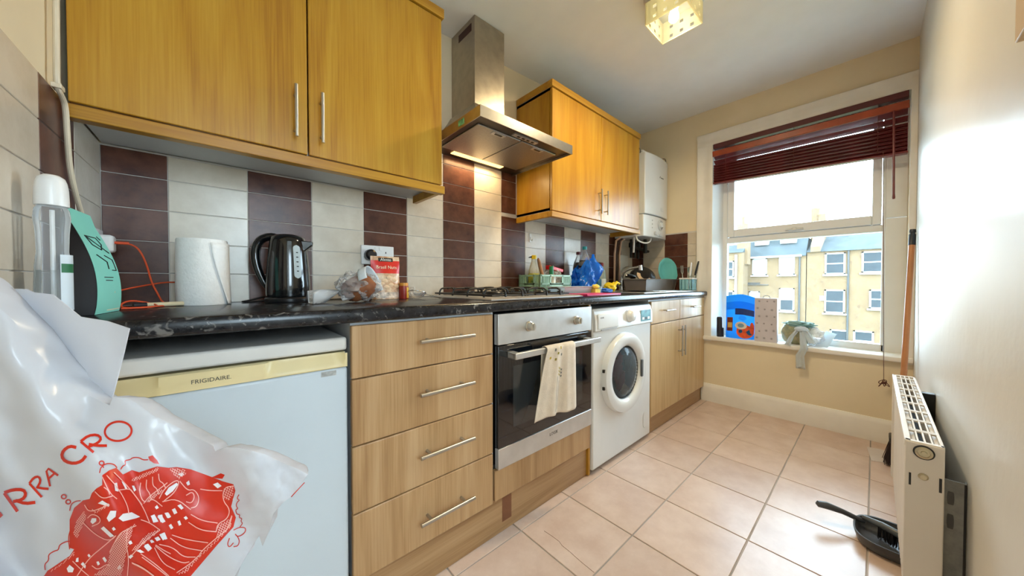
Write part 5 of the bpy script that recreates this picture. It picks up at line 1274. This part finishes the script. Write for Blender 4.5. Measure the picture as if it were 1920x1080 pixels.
def cutlery(name, label, x, y, dx, dy, L, m, kind):
    b = Vector((x, y, ZR + .006)); tp = b + Vector((dx, dy, L)); ax = (tp - b).normalized()
    t = thing(name, label, name.split('_')[-1], b)
    side = ax.cross(Vector((1, .35, 0))).normalized()
    G().tube([b, b.lerp(tp, .6)], .0035, 8).build('stem', STEEL, t)
    if kind == 'fork':
        g = G()
        for k in range(4): o_ = side * (.004 * (k - 1.5) * 1.5); g.tube([b.lerp(tp, .6), b.lerp(tp, .74) + o_, tp + o_], .0016, 6)
        g.build('tines', m, t)
    elif kind == 'spoon': G(Matrix.Translation(b.lerp(tp, .84)) @ Vector((0, 0, 1)).rotation_difference(ax).to_matrix().to_4x4()).blob((0, 0, 0), (.006, .017, .028), 0, 1, 0, 3).build('bowl', m, t)
    else: G().tube([b.lerp(tp, .5), b.lerp(tp, .62), tp], [.006, .0085, .006], 8).build('grip', m, t)
cutlery('table_fork', 'steel fork standing tines up in the cutlery caddy', 2.90, 1.075, -.004, .014, .20, STEEL, 'fork')
cutlery('serving_utensil', 'white-handled utensil standing in the cutlery caddy', 2.905, 1.04, .03, -.012, .225, WPLAST, 'grip')
cutlery('table_spoon', 'steel spoon standing bowl up in the cutlery caddy', 2.935, 1.05, .008, -.01, .195, STEEL, 'spoon')
cutlery('kitchen_knife', 'knife with navy handle leaning right in the cutlery caddy', 2.945, 1.03, .028, -.045, .235, MATS['navy_plastic'], 'grip')

# ================================================================ things on the window sill
g = G(); a = onX(1349, 630, 3.03)
t = thing('storage_case', 'dark navy cylindrical case at the left end of the window sill', 'case', (3.03, a.y, SILL))
G().lathe([(0, 0), (.019, 0), (.021, .004), (.021, .150), (.017, .160), (0, .161)], (3.03, a.y, SILL + .0005), 24).build('case_body', MATS['navy_plastic'], t)
G().box(3.028, 3.034, a.y - .03, a.y - .0195, SILL + .001, SILL + .075).build('clip', mat('navy_clip', C(20, 24, 52), .4), t, bevel=.002)
# laundry pouch, blue top and orange picture
Xl = 3.045; ya, yb_ = onX(1361, 600, Xl).y, onX(1415, 600, Xl).y; zt = onX(1388, 553, Xl).z
t = thing('detergent_pouch', 'bright blue and orange detergent pouch standing on the window sill', 'pouch', (Xl, (ya + yb_) / 2, SILL))
def dp(u, v, s, lift=0):
    y = ya + (yb_ - ya) * u; b = .030 * (1 - v) ** .9 * math.sin(math.pi * u) ** .6 + .0008; arch = .016 * math.sin(math.pi * u) * v - .022 * max(0, u - .6) * v
    return (Xl - s * b - lift + .01 * v, y, SILL + .001 + (zt - SILL - .012) * v + arch)
def dgrid(nm, m, par, v0, v1, u0=0., u1=1., s=1, lift=.0):
    return G().grid(lambda u, v: dp(u0 + (u1 - u0) * u, v0 + (v1 - v0) * v, s, lift), 14, 12).build(nm, m, par, smooth=60, recalc=False)
dgrid('pouch_back', mat('pouch_pale_blue', C(170, 220, 240), .35, translucent=.7), t, 0, 1, s=-1)
DB = mat('pouch_blue', C(40, 128, 200), .3, var=.1, vscale=12, translucent=.6)
f = dgrid('pouch_front', DB, t, 0, 1)
dgrid('cyan_band', mat('pouch_cyan', C(70, 206, 244), .3, translucent=.6), f, .84, 1, lift=.0008); dgrid('sky_band', mat('pouch_sky', C(36, 168, 230), .3, translucent=.6), f, .66, .84, lift=.0008)
dgrid('navy_panel', mat('pouch_navy', C(28, 56, 128), .3), f, .54, .68, .34, .98, lift=.0012)
dgrid('bottle_print', mat('pouch_brown', C(120, 44, 24), .4, var=.15), f, .16, .48, .05, .27, lift=.0010); dgrid('bottle_label_print', mat('pouch_gold', C(214, 176, 96), .4), f, .24, .36, .08, .25, lift=.0014)
def disc(nm, m, cu, cv, ru, rv, lift):
    g = G(); n_ = 24; pts = [dp(cu, cv, 1, lift)] + [dp(cu + ru * math.cos(2 * math.pi * k / n_), cv + rv * math.sin(2 * math.pi * k / n_), 1, lift) for k in range(n_)]
    g.add(pts, [(0, 1 + k, 1 + (k + 1) % n_) for k in range(n_)]); g.build(nm, m, f, recalc=False)
disc('flower_print', mat('pouch_orange', C(226, 84, 26), .4, var=.15, vscale=30), .70, .17, .29, .155, .0012); disc('flower_print', mat('pouch_orange', C(0, 0, 0)), .92, .26, .07, .14, .0010)
disc('badge_print', mat('badge_cream', C(226, 214, 204), .4, var=.05), .56, .30, .20, .085, .0018); disc('badge_centre', mat('badge_blue', C(110, 150, 176), .4), .56, .30, .11, .045, .0022); disc('scent_print', mat('pouch_cyan', C(0, 0, 0)), .60, .47, .14, .06, .0012)
# gift bag with grey star print
Xg = 3.025; ya, yb_ = onX(1416, 600, Xg).y, onX(1458, 600, Xg).y; zt = onX(1437, 559, Xg).z
t = thing('gift_bag', 'white gift bag with grey snowflake print and cord handle on the sill', 'gift bag', (Xg, (ya + yb_) / 2, SILL))
GB = mat('gift_paper', C(206, 200, 208), .5, var=.03)
bd = G().box(Xg - .022, Xg + .028, yb_, ya, SILL + .0005, zt).build('bag_body', GB, t, bevel=.0015)
FLK = mat('flake_grey', C(136, 130, 140), .5)
rnd = random.Random(11)
for j in range(6):
    for i in range(3):
        y = ya - (ya - yb_) * ((i + .35 + .3 * (j % 2) + rnd.uniform(-.06, .06)) / 3); z = SILL + (zt - SILL) * (j + .5 + rnd.uniform(-.1, .1)) / 6; r_ = rnd.uniform(.006, .011); g = G()
        for k in range(4):
            a = k * math.pi / 4; d = Vector((0, math.cos(a) * r_, math.sin(a) * r_)); c_ = Vector((Xg - .0224, y, z)); w_ = Vector((0, -math.sin(a), math.cos(a))) * .0009
            g.add([c_ - d - w_, c_ + d - w_, c_ + d + w_, c_ - d + w_], [(0, 1, 2, 3)])
        g.build('snowflake_print', FLK, bd, smooth=0, recalc=False)
yc = (ya + yb_) / 2
G().tube([(Xg, yc + .022, zt - .004), (Xg, yc + .018, zt + .014), (Xg, yc, zt + .021), (Xg, yc - .018, zt + .014), (Xg, yc - .022, zt - .004)], .0022, 8, 2).build('cord_handle', mat('grey_cord', C(150, 150, 160), .7), t)
# bread packet with white knotted bag in front
Xb = 3.035; c_ = onX(1497, 622, Xb); 
t = thing('wrapped_bread', 'bread packet in pale green and clear wrapping on the window sill', 'bread', (Xb + .02, c_.y, SILL))
G().blob((Xb + .03, c_.y + .012, SILL + .078), (.042, .088, .086), .14, 2.0, 12, 4, SILL + .001).build('packet', mottled('bread_wrap', C(120, 140, 120), C(196, 186, 150), 14, .35, 0), t, smooth=60)
G().blob((Xb + .028, c_.y + .0, SILL + .142), (.038, .082, .024), .35, 3, 5, 4).build('packet_fold', mat('pale_green_wrap', C(150, 186, 184), .35, var=.1, vscale=30, translucent=.3), t, smooth=40)
G().blob((Xb + .032, c_.y - .075, SILL + .062), (.036, .055, .064), .3, 2.2, 8, 4, SILL + .001).build('clear_wrap', clear_mat('white_film', (.86, .86, .88, 1), .4, .12), t, smooth=25)
t = thing('knotted_bag', 'white translucent plastic bag knotted and hanging over the sill edge', 'bag', (2.985, c_.y - .01, SILL))
TW = mat('white_thin_plastic', C(226, 232, 234), .35, var=.04, vscale=20, translucent=.45)
yk = onX(1503, 600, 2.99).y
G().blob((2.985, yk, SILL + .118), (.012, .036, .017), .35, 2.4, 3, 3).build('knot', TW, t, smooth=50)
def ribbon(pts, w0, w1, ph):
    pts = [Vector(p) for p in pts]
    def fn(u, v):
        s = v * (len(pts) - 1); i = min(int(s), len(pts) - 2); p = pts[i].lerp(pts[i + 1], s - i); w = w0 + (w1 - w0) * v
        return (p.x + .006 * math.sin(u * 8 + ph + 3 * v), p.y + w * (u - .5), p.z)
    return G().grid(fn, 12, 24).build('streamer', TW, t, smooth=60, solid=.0006, recalc=False)
ribbon([(2.985, yk + .02, SILL + .112), (2.97, yk + .05, SILL + .06), (2.962, yk + .07, SILL + .004)], .022, .03, 0)
ribbon([(2.985, yk - .005, SILL + .112), (2.968, yk - .012, SILL + .04), (2.958, yk - .018, SILL - .01), (2.955, yk + .002, SILL - .06), (2.957, yk - .002, SILL - .15)], .03, .05, 1.4)
ribbon([(2.985, yk - .02, SILL + .11), (2.975, yk - .05, SILL + .05), (2.968, yk - .06, SILL + .03)], .03, .05, 2.4)
a, b, c2, d2 = (onX(1546, 640, 3.0), onX(1527, 651, 3.0), onX(1543, 606, 3.06), onX(1568, 612, 3.06))
g = G(); g.hexa([(3.03, onX(1552, 640, 3.03).y, SILL + .002), (3.03, onX(1528, 640, 3.03).y, SILL + .002), (3.033, onX(1528, 640, 3.03).y, SILL + .002), (3.033, onX(1552, 640, 3.03).y, SILL + .002), (3.12, onX(1569, 620, 3.12).y, SILL + .088), (3.12, onX(1549, 612, 3.12).y, SILL + .105), (3.123, onX(1549, 612, 3.12).y, SILL + .105), (3.123, onX(1569, 620, 3.12).y, SILL + .088)])
tag(g.build('plastic_sheet', mat('milky_plastic', C(220, 230, 236), .35, translucent=.4), smooth=0), 'milky white plastic sheet leaning against the lower window pane', 'plastic sheet')

# ================================================================ white cable down the near end of the wall cabinet
CBL = mat('cream_cable', C(214, 200, 176), .45)
t = thing('mains_cable', 'cream cable running down the near wall beside the wall cabinet', 'cable', (XN + .008, 1.25, 1.15))
zb_ = onX(104, 165, XN + .008)
pts = [onX(105, -120, XN + .008), onX(105, 20, XN + .008), onX(106, 100, XN + .008), onX(106, 163, XN + .008), onX(117, 182, XN + .008), onX(123, 200, XN + .008), onX(126, 250, XN + .008), onX(130, 310, XN + .008), onX(138, 350, XN + .008), onX(150, 392, XN + .008), onX(165, 440, XN + .008)]
G().tube(pts, .0048, 10, 2).build('cable_sheath', CBL, t)
pc = onX(107, 163, XN + .006); G().box(XN, XN + .014, pc.y - .012, pc.y + .012, pc.z - .005, pc.z + .005).build('cable_clip', CBL, t, bevel=.001)
# ================================================================ printed carrier bag hanging from a hook on the near wall
PLAS = mat('white_carrier_plastic', C(218, 220, 228), .24, var=.015, vscale=6, translucent=.28)
RED = mat('red_print_ink', C(198, 36, 12), .35, var=.03, vscale=10)
PINKL = mat('pale_line_ink', C(238, 176, 166), .4, var=0)
def bag_depth(x, y):
    """distance of the front sheet along the viewing axis: hangs from the wall side, bulges, with pulled folds"""
    base = .345 + .085 * (x / 575.0) + .00001 * (y - 540)
    a = (x * .62 + y * .78)          # across the folds that fan out from the hook
    c = (x * .80 - y * .60)
    w = min(1, max(0, (y - 560) / 200)); 
    f = .006 * math.sin(c * .021 + .8) + .0035 * math.sin(c * .047 + .004 * a + 1.7)
    f += .006 * noise.noise(Vector((x * .007, y * .007, 2.0))) + .0025 * noise.noise(Vector((x * .022, y * .022, 5.0)))
    tip = max(0, (x - 380) / 200)
    f += tip * (.004 * noise.noise(Vector((x * .06, y * .06, 1.0))) + .006 * abs(noise.noise(Vector((x * .03, y * .045, 8.0)))))
    bulge = -.022 * math.exp(-((x - 230) / 190) ** 2 - ((y - 950) / 170) ** 2)
    return base + f * (.4 + .6 * w) + bulge
FWD = Vector((math.cos(YAW) * math.cos(PIT), math.sin(YAW) * math.cos(PIT), math.sin(PIT)))
def bag_pt(x, y, off=0.0): return CAMV + ray(x, y) * (bag_depth(x, y) + off)
def inside(poly, x, y):
    c = False; n = len(poly)
    for i in range(n):
        (xa, ya), (xb, yb) = poly[i], poly[i - 1]
        if (ya > y) != (yb > y) and x < (xb - xa) * (y - ya) / (yb - ya) + xa: c = not c
    return c
def resample(poly, step, closed=True):
    out = []; n = len(poly)
    for i in range(n if closed else n - 1):
        a, b = poly[i], poly[(i + 1) % n]; L = math.hypot(b[0] - a[0], b[1] - a[1]); k = max(1, int(L / step))
        out += [(a[0] + (b[0] - a[0]) * j / k, a[1] + (b[1] - a[1]) * j / k) for j in range(k)]
    if not closed: out.append(poly[-1])
    return out
def cdt(poly, step):
    b = resample(poly, step); n = len(b); pts = [Vector(p) for p in b]
    x0, x1 = min(p[0] for p in b), max(p[0] for p in b); y0, y1 = min(p[1] for p in b), max(p[1] for p in b)
    j = 0; y = y0 + step * .5
    while y < y1:
        x = x0 + step * (.5 if j % 2 else 0)
        while x < x1:
            if inside(b, x, y) and min((x - p[0]) ** 2 + (y - p[1]) ** 2 for p in b) > (step * .5) ** 2: pts.append(Vector((x, y)))
            x += step
        y += step * .87; j += 1
    v, e, f, *_ = delaunay_2d_cdt(pts, [(i, (i + 1) % n) for i in range(n)], [], 1, 1e-4)
    return [(p.x, p.y) for p in v], [list(t_) for t_ in f if inside(b, sum(v[i].x for i in t_) / 3, sum(v[i].y for i in t_) / 3)], n
def front_piece(name, poly, m, parent, off, step=9, smooth=60):
    v, f, n = cdt(poly, step)
    g = G(); g.add([bag_pt(x, y, off) for x, y in v], f)
    return g.build(name, m, parent, smooth=smooth)
body = [(-95, 470), (-20, 560), (25, 603), (60, 650), (105, 700), (160, 738), (205, 760), (212, 744), (235, 746), (258, 758), (284, 778), (330, 800), (400, 836), (404, 846), (414, 843), (424, 838), (450, 840), (495, 852), (558, 880), (577, 890), (566, 905), (548, 930), (530, 943), (512, 964), (506, 990), (492, 1024), (486, 1004), (466, 1034), (440, 1080), (405, 1160), (330, 1250), (180, 1290), (0, 1290), (-95, 1230)]
flap = [(-95, 455), (-40, 522), (0, 541), (50, 542), (62, 548), (98, 552), (130, 578), (150, 594), (200, 602), (242, 616), (232, 660), (222, 700), (211, 742), (204, 768), (150, 748), (90, 700), (40, 640), (0, 596)]
t = thing('carrier_bag', 'white plastic carrier bag with red hill-town print hanging in front of the fridge', 'bag', (-.2, .64, .42))
# body: front sheet plus a back sheet a few centimetres behind, sewn along the outline
v, f, n = cdt(body, 9)
front = [bag_pt(x, y) for x, y in v]
bnd = set(range(n)); B = resample(body, 9)
def edge_d(x, y): return min(math.hypot(x - p[0], y - p[1]) for p in B)
back = []
for (x, y), p in zip(v, front):
    e = min(1, max(0, edge_d(x, y) - 3) / 110); th = .055 * math.sqrt(1 - (1 - e) ** 2) + .0012
    q_ = p + FWD * th; q_.x = max(q_.x, XN + .012); back.append(q_)
g = G(); g.add(front + back, f + [[len(v) + i for i in reversed(t_)] for t_ in f] + [[i, (i + 1) % n, len(v) + (i + 1) % n, len(v) + i] for i in range(n)])
bb_ = g.build('bag_body', PLAS, t, smooth=60)
vf, ff, nf = cdt(flap, 9)
g = G(); fr = [bag_pt(x, y, .020 - .00003 * (x)) for x, y in vf]; bk = [p + FWD * .0012 for p in fr]
g.add(fr + bk, ff + [[len(vf) + i for i in reversed(t_)] for t_ in ff] + [[i, (i + 1) % nf, len(vf) + (i + 1) % nf, len(vf) + i] for i in range(nf)])
g.build('handle_flap', PLAS, t, smooth=60)
hk = bag_pt(-95, 465); 
hook = thing('door_hook', 'small steel hook on the near wall holding the carrier bag', 'hook', (XN, hk.y, hk.z))
G().box(XO, XO + .006, hk.y - .015, hk.y + .015, hk.z - .02, hk.z + .045).build('hook_plate', STEELP, hook, bevel=.002)
G().tube([(XO + .005, hk.y, hk.z + .02), (hk.x - .0, hk.y, hk.z + .012), (hk.x + .012, hk.y - .004, hk.z + .02), (hk.x + .014, hk.y - .004, hk.z + .034)], .0035, 8, 2).build('hook_arm', STEELP, hook)
# ---- print
def stroke(pts, w, m, name, off=-.0006, closed=False, smooth=2):
    p = [Vector(q_) for q_ in pts]
    for _ in range(smooth):
        q2 = [] if closed else [p[0]]
        rng = range(len(p)) if closed else range(len(p) - 1)
        for i in rng: a, b = p[i], p[(i + 1) % len(p)]; q2 += [a * .75 + b * .25, a * .25 + b * .75]
        p = q2 if closed else q2 + [p[-1]]
    r_ = resample([tuple(k) for k in p], 7, closed); p = [Vector(k) for k in r_]; n = len(p); L = []; Rr = []
    for i in range(n):
        d = (p[(i + 1) % n] - p[i - 1]) if closed else (p[min(i + 1, n - 1)] - p[max(i - 1, 0)])
        d = d.normalized() if d.length > 1e-6 else Vector((1, 0)); nn = Vector((-d.y, d.x)) * w / 2; L.append(p[i] + nn); Rr.append(p[i] - nn)
    g = PR.setdefault((name, m.name), (G(), m))[0]
    rng = n if closed else n - 1
    g.add([bag_pt(q_.x, q_.y, off) for q_ in L] + [bag_pt(q_.x, q_.y, off) for q_ in Rr], [(i, (i + 1) % n, n + (i + 1) % n, n + i) for i in range(rng)])
PR = {}
def flush(parent):
    for (nm, _), (g, m) in list(PR.items()):
        o = g.build(nm, m, parent, smooth=60)
        if nm in ('line_print', 'hatch_print', 'script_print'): o['kind'] = 'stuff'
    PR.clear()
Zl = lambda pts: [(u / 3.6, 780 + w_ / 3.6) for u, w_ in pts]
Zr = lambda pts: [(260 + u / 3.375, 760 + w_ / 3.375) for u, w_ in pts]
def letter(parts_, w=4.2):
    for s, cl in parts_: stroke(s, w, RED, 'letter', closed=cl, smooth=1 if not cl else 2)
    flush(bb_)
oval = lambda cx_, cy_, a, b, r_: [(cx_ + a * math.cos(k * math.pi / 8) * math.cos(r_) - b * math.sin(k * math.pi / 8) * math.sin(r_), cy_ + a * math.cos(k * math.pi / 8) * math.sin(r_) + b * math.sin(k * math.pi / 8) * math.cos(r_)) for k in range(16)]
letter([(Zl(oval(798, 103, 92, 66, -.1)), True)], 4)
letter([(Zl([(545, 172), (632, 245)]), False), (Zl([(545, 172), (595, 132), (655, 125), (685, 150), (662, 182), (598, 208)]), False), (Zl([(600, 190), (655, 200), (722, 200)]), False)], 5)
letter([(Zl([(515, 212), (470, 203), (427, 232), (414, 272), (440, 308), (500, 322), (552, 305), (580, 268)]), False)], 6)
letter([(Zl([(338, 475), (305, 340), (392, 402)]), False), (Zl([(325, 425), (368, 388)]), False)], 4)
letter([(Zl([(198, 455), (282, 548)]), False), (Zl([(198, 455), (228, 415), (262, 408), (275, 440), (248, 488)]), False), (Zl([(245, 480), (290, 490), (327, 492)]), False)], 4.5)
letter([(Zl([(28, 520), (118, 645)]), False), (Zl([(28, 518), (90, 497), (158, 497), (176, 530), (150, 566), (88, 578)]), False), (Zl([(105, 570), (170, 592), (238, 583)]), False)], 6)
front_piece('letter', Zl([(0, 645), (20, 670), (0, 690), (-30, 690), (-30, 650)]), RED, bb_, -.0006, 8)
town = Zl([(270, 1110), (300, 1075), (320, 1045), (470, 945), (500, 900), (470, 890), (470, 700), (500, 620), (560, 570), (605, 560), (620, 520), (650, 490), (690, 465), (690, 400), (740, 365), (785, 350), (830, 395), (890, 365), (940, 380), (1060, 340), (1140, 350)]) + Zr([(190, 395), (240, 390), (330, 405), (440, 445), (530, 480), (600, 500), (612, 540), (585, 640), (615, 710), (600, 770), (500, 880), (330, 1080), (200, 1230)]) + [(200, 1170), (120, 1140)]
front_piece('town_print', town, RED, bb_, -.0004, 8)
LT = mat('print_white', C(226, 224, 230), .35, var=0)
def fillw(pts, nm='window_print', m=LT): front_piece(nm, pts, m, bb_, -.0008, 6)
# clouds, windows and arches left white
fillw(Zl([(800, 690), (830, 660), (890, 650), (945, 680), (920, 690), (830, 712)])); fillw(Zl([(720, 690), (745, 640), (785, 640), (780, 680), (735, 715)]))
for q_ in ([(770, 455), (790, 450), (800, 510), (778, 505)], [(820, 440), (840, 450), (862, 495), (845, 490)], [(890, 470), (905, 470), (920, 500), (905, 510)], [(515, 960), (530, 955), (530, 985), (510, 985)], [(450, 1030), (470, 1005), (500, 1030), (490, 1055), (460, 1055)], [(545, 1000), (560, 985), (580, 1010), (575, 1030)], [(690, 960), (705, 950), (722, 975), (710, 990)], [(650, 985), (665, 980), (675, 1000), (660, 1010)], [(590, 940), (600, 930), (612, 945), (600, 955)], [(610, 715), (620, 690), (650, 690), (650, 710), (625, 730)], [(680, 760), (700, 745), (770, 810), (745, 820)], [(755, 760), (768, 748), (782, 765), (765, 775)], [(660, 590), (690, 570), (740, 600), (735, 612)], [(1045, 615), (1060, 600), (1072, 620), (1055, 630)], [(1020, 680), (1045, 675), (1060, 715), (1035, 720)], [(1065, 670), (1095, 665), (1105, 710), (1085, 718)], [(1110, 655), (1135, 650), (1148, 685), (1130, 690)], [(865, 850), (885, 840), (895, 860), (875, 870)], [(970, 880), (1000, 870), (1020, 900), (1000, 915)], [(920, 910), (945, 900), (975, 920), (950, 925)], [(1075, 800), (1110, 785), (1125, 820), (1100, 840)], [(865, 950), (885, 935), (900, 945), (880, 965)], [(790, 1020), (810, 1005), (820, 1025), (800, 1040)]): fillw(Zl(q_))
for q_ in ([(75, 700), (100, 690), (125, 735), (105, 740)], [(118, 705), (145, 695), (170, 735), (150, 745)], [(170, 690), (190, 680), (205, 705), (190, 715)], [(210, 660), (230, 650), (245, 680), (225, 690)], [(245, 635), (265, 625), (285, 650), (270, 660)], [(190, 760), (205, 750), (220, 775), (205, 785)], [(245, 735), (260, 728), (270, 755), (255, 762)], [(285, 710), (300, 700), (312, 715), (298, 725)], [(145, 815), (165, 805), (182, 845), (165, 850)], [(100, 840), (125, 830), (140, 850), (115, 860)], [(35, 885), (60, 875), (85, 905), (65, 915)], [(70, 855), (85, 850), (100, 865), (80, 872)], [(300, 490), (318, 475), (325, 500), (310, 508)], [(250, 435), (275, 425), (290, 440), (265, 450)], [(470, 500), (500, 488), (525, 510), (500, 525)], [(165, 560), (190, 520), (240, 490), (250, 500), (215, 545), (178, 572)]): fillw(Zr(q_))
# line work
LN = [Zl(q_) for q_ in ([(720, 400), (800, 490), (860, 600), (870, 660)], [(770, 380), (860, 470), (960, 600), (1010, 720)], [(690, 410), (740, 520), (790, 560)], [(800, 500), (880, 490), (900, 520)], [(900, 520), (960, 600)], [(560, 720), (640, 800), (740, 850), (800, 790), (700, 880), (600, 960), (520, 1080)], [(570, 600), (600, 650), (690, 620), (720, 600)], [(590, 690), (620, 660), (670, 680), (680, 720), (620, 745)], [(860, 760), (850, 860), (870, 960), (860, 1080)], [(740, 920), (770, 860), (810, 790), (870, 760), (920, 740)], [(950, 700), (1010, 720), (1080, 770)], [(1080, 770), (980, 840), (890, 940)], [(890, 990), (960, 1020), (1040, 1080)], [(950, 930), (1050, 1000), (1140, 1080)], [(1050, 870), (1110, 910), (1152, 930)], [(950, 450), (940, 510), (960, 570), (985, 580)], [(990, 430), (985, 490), (1010, 520), (1020, 560)], [(1030, 410), (1030, 470), (1060, 490), (1070, 530)], [(1070, 390), (1075, 440), (1100, 450), (1120, 490)], [(970, 590), (1010, 540), (1080, 490), (1130, 450)], [(620, 1010), (660, 1040), (720, 1000), (740, 1010)], [(490, 980), (540, 1030), (600, 1080)], [(640, 510), (690, 560), (760, 540)], [(700, 480), (730, 500), (740, 530)])]
LN += [Zr(q_) for q_ in ([(130, 590), (160, 530), (230, 475), (260, 480), (230, 550), (160, 605)], [(260, 480), (310, 540), (350, 530), (385, 580), (370, 640), (330, 650)], [(300, 570), (340, 545), (355, 580), (335, 620), (300, 610)], [(150, 610), (240, 590), (330, 660)], [(330, 690), (400, 730), (500, 745)], [(315, 740), (390, 790), (490, 800)], [(210, 820), (300, 850), (440, 870)], [(200, 840), (280, 900), (400, 920)], [(105, 890), (190, 960), (280, 1000), (320, 990)], [(130, 880), (220, 900), (280, 960), (360, 960)], [(100, 900), (150, 1000), (230, 1040)], [(20, 960), (90, 1010), (180, 1080)], [(-40, 1000), (40, 1040), (90, 1080)], [(490, 800), (500, 750), (560, 720), (580, 660), (530, 600), (540, 520), (600, 510)], [(380, 960), (390, 930), (490, 840), (570, 780), (590, 700)], [(240, 1060), (330, 1000), (380, 950)], [(60, 610), (90, 590), (150, 640)], [(390, 530), (450, 540), (530, 540)])]
for q_ in LN: stroke(q_, 1.7, PINKL, 'line_print', off=-.0009)
# masonry hatching on walls and paths
def hatch(poly, ang, gap, w=1.0):
    c, s = math.cos(ang), math.sin(ang); us = [x * c + y * s for x, y in poly]; k = min(us)
    vs_ = [-x * s + y * c for x, y in poly]
    while k < max(us):
        run = []
        q_ = min(vs_)
        while q_ <= max(vs_):
            x, y = k * c - q_ * s, k * s + q_ * c
            if inside(poly, x, y): run.append((x, y))
            elif len(run) > 1: stroke([run[0], run[-1]], w, PINKL, 'hatch_print', off=-.0009, smooth=0); run = []
            else: run = []
            q_ += 2
        if len(run) > 1: stroke([run[0], run[-1]], w, PINKL, 'hatch_print', off=-.0009, smooth=0)
        k += gap
for poly in (Zl([(490, 800), (520, 690), (570, 640), (585, 680), (520, 830)]), Zl([(740, 920), (800, 800), (920, 720), (900, 760), (860, 900), (820, 1080), (620, 1080), (720, 1010)]), Zl([(870, 920), (1000, 790), (1080, 760), (1060, 790), (930, 900)]), Zl([(880, 430), (960, 390), (1070, 345), (1070, 370), (940, 430), (890, 445)]), Zl([(580, 610), (650, 640), (740, 580), (740, 610), (640, 660)]), Zl([(970, 590), (1010, 545), (1090, 490), (1100, 510), (1010, 580)]), Zl([(330, 1050), (420, 990), (510, 905), (500, 940), (400, 1020), (340, 1055)])):
    hatch(poly, R(35), 3.4); hatch(poly, R(-50), 3.4)
for poly in (Zr([(500, 760), (570, 720), (590, 690), (585, 770), (500, 860), (390, 960), (300, 1060), (240, 1075), (330, 1000), (400, 930), (490, 850)]), Zr([(535, 520), (600, 505), (600, 560), (570, 610), (535, 590)]), Zr([(190, 395), (300, 405), (300, 440), (250, 470), (220, 440)])):
    hatch(poly, R(20), 4.2); hatch(poly, R(-60), 4.2)
# outlined clouds, domes, pennants, script signature
for q_ in (Zl([(815, 360), (830, 335), (850, 330), (840, 300), (880, 295), (895, 280), (940, 280), (965, 297), (1000, 295)]), Zl([(305, 1040), (300, 1000), (330, 975), (325, 935), (370, 910), (395, 905), (400, 870), (440, 850), (470, 845)]), Zl([(672, 385), (680, 345), (720, 318), (770, 325), (790, 350)]), Zl([(470, 640), (478, 595), (510, 575), (545, 572)]), Zl([(470, 900), (460, 820), (478, 760)])):
    stroke(q_, 2.0, RED, 'outline_print', off=-.0007); flush(bb_)
for c_ in ((686, 318), (430, 545), (460, 580)): stroke(Zl(oval(c_[0], c_[1], 16, 14, 0)), 2.4, RED, 'outline_print', off=-.0007, closed=True); flush(bb_)
stroke(Zl([(690, 330), (700, 350)]), 2, RED, 'outline_print', off=-.0007)
front_piece('tree_print', Zl([(1000, 275), (1030, 265), (1062, 300), (1075, 325), (1040, 320), (1010, 300)]), RED, bb_, -.0006, 6)
front_piece('tree_print', Zr([(465, 455), (520, 430), (545, 440), (530, 465), (490, 462)]), RED, bb_, -.0006, 6)
stroke(Zr([(600, 790), (640, 770), (680, 775), (672, 810), (625, 835), (605, 805), (640, 850), (630, 890), (600, 895)]), 1.7, RED, 'script_print', off=-.0007)
stroke(Zr([(575, 840), (560, 880), (575, 900), (600, 870)]), 1.7, RED, 'script_print', off=-.0007)
stroke(Zr([(640, 770), (660, 745), (645, 735), (655, 715), (635, 712), (640, 690), (620, 690), (612, 660), (630, 655), (615, 635), (625, 610), (640, 600), (620, 590), (635, 565)]), 1.5, RED, 'script_print', off=-.0007)
stroke(Zr([(965, 580), (1050, 488)]), 1.6, RED, 'edge_print', off=-.0007, smooth=0)
flush(bb_)
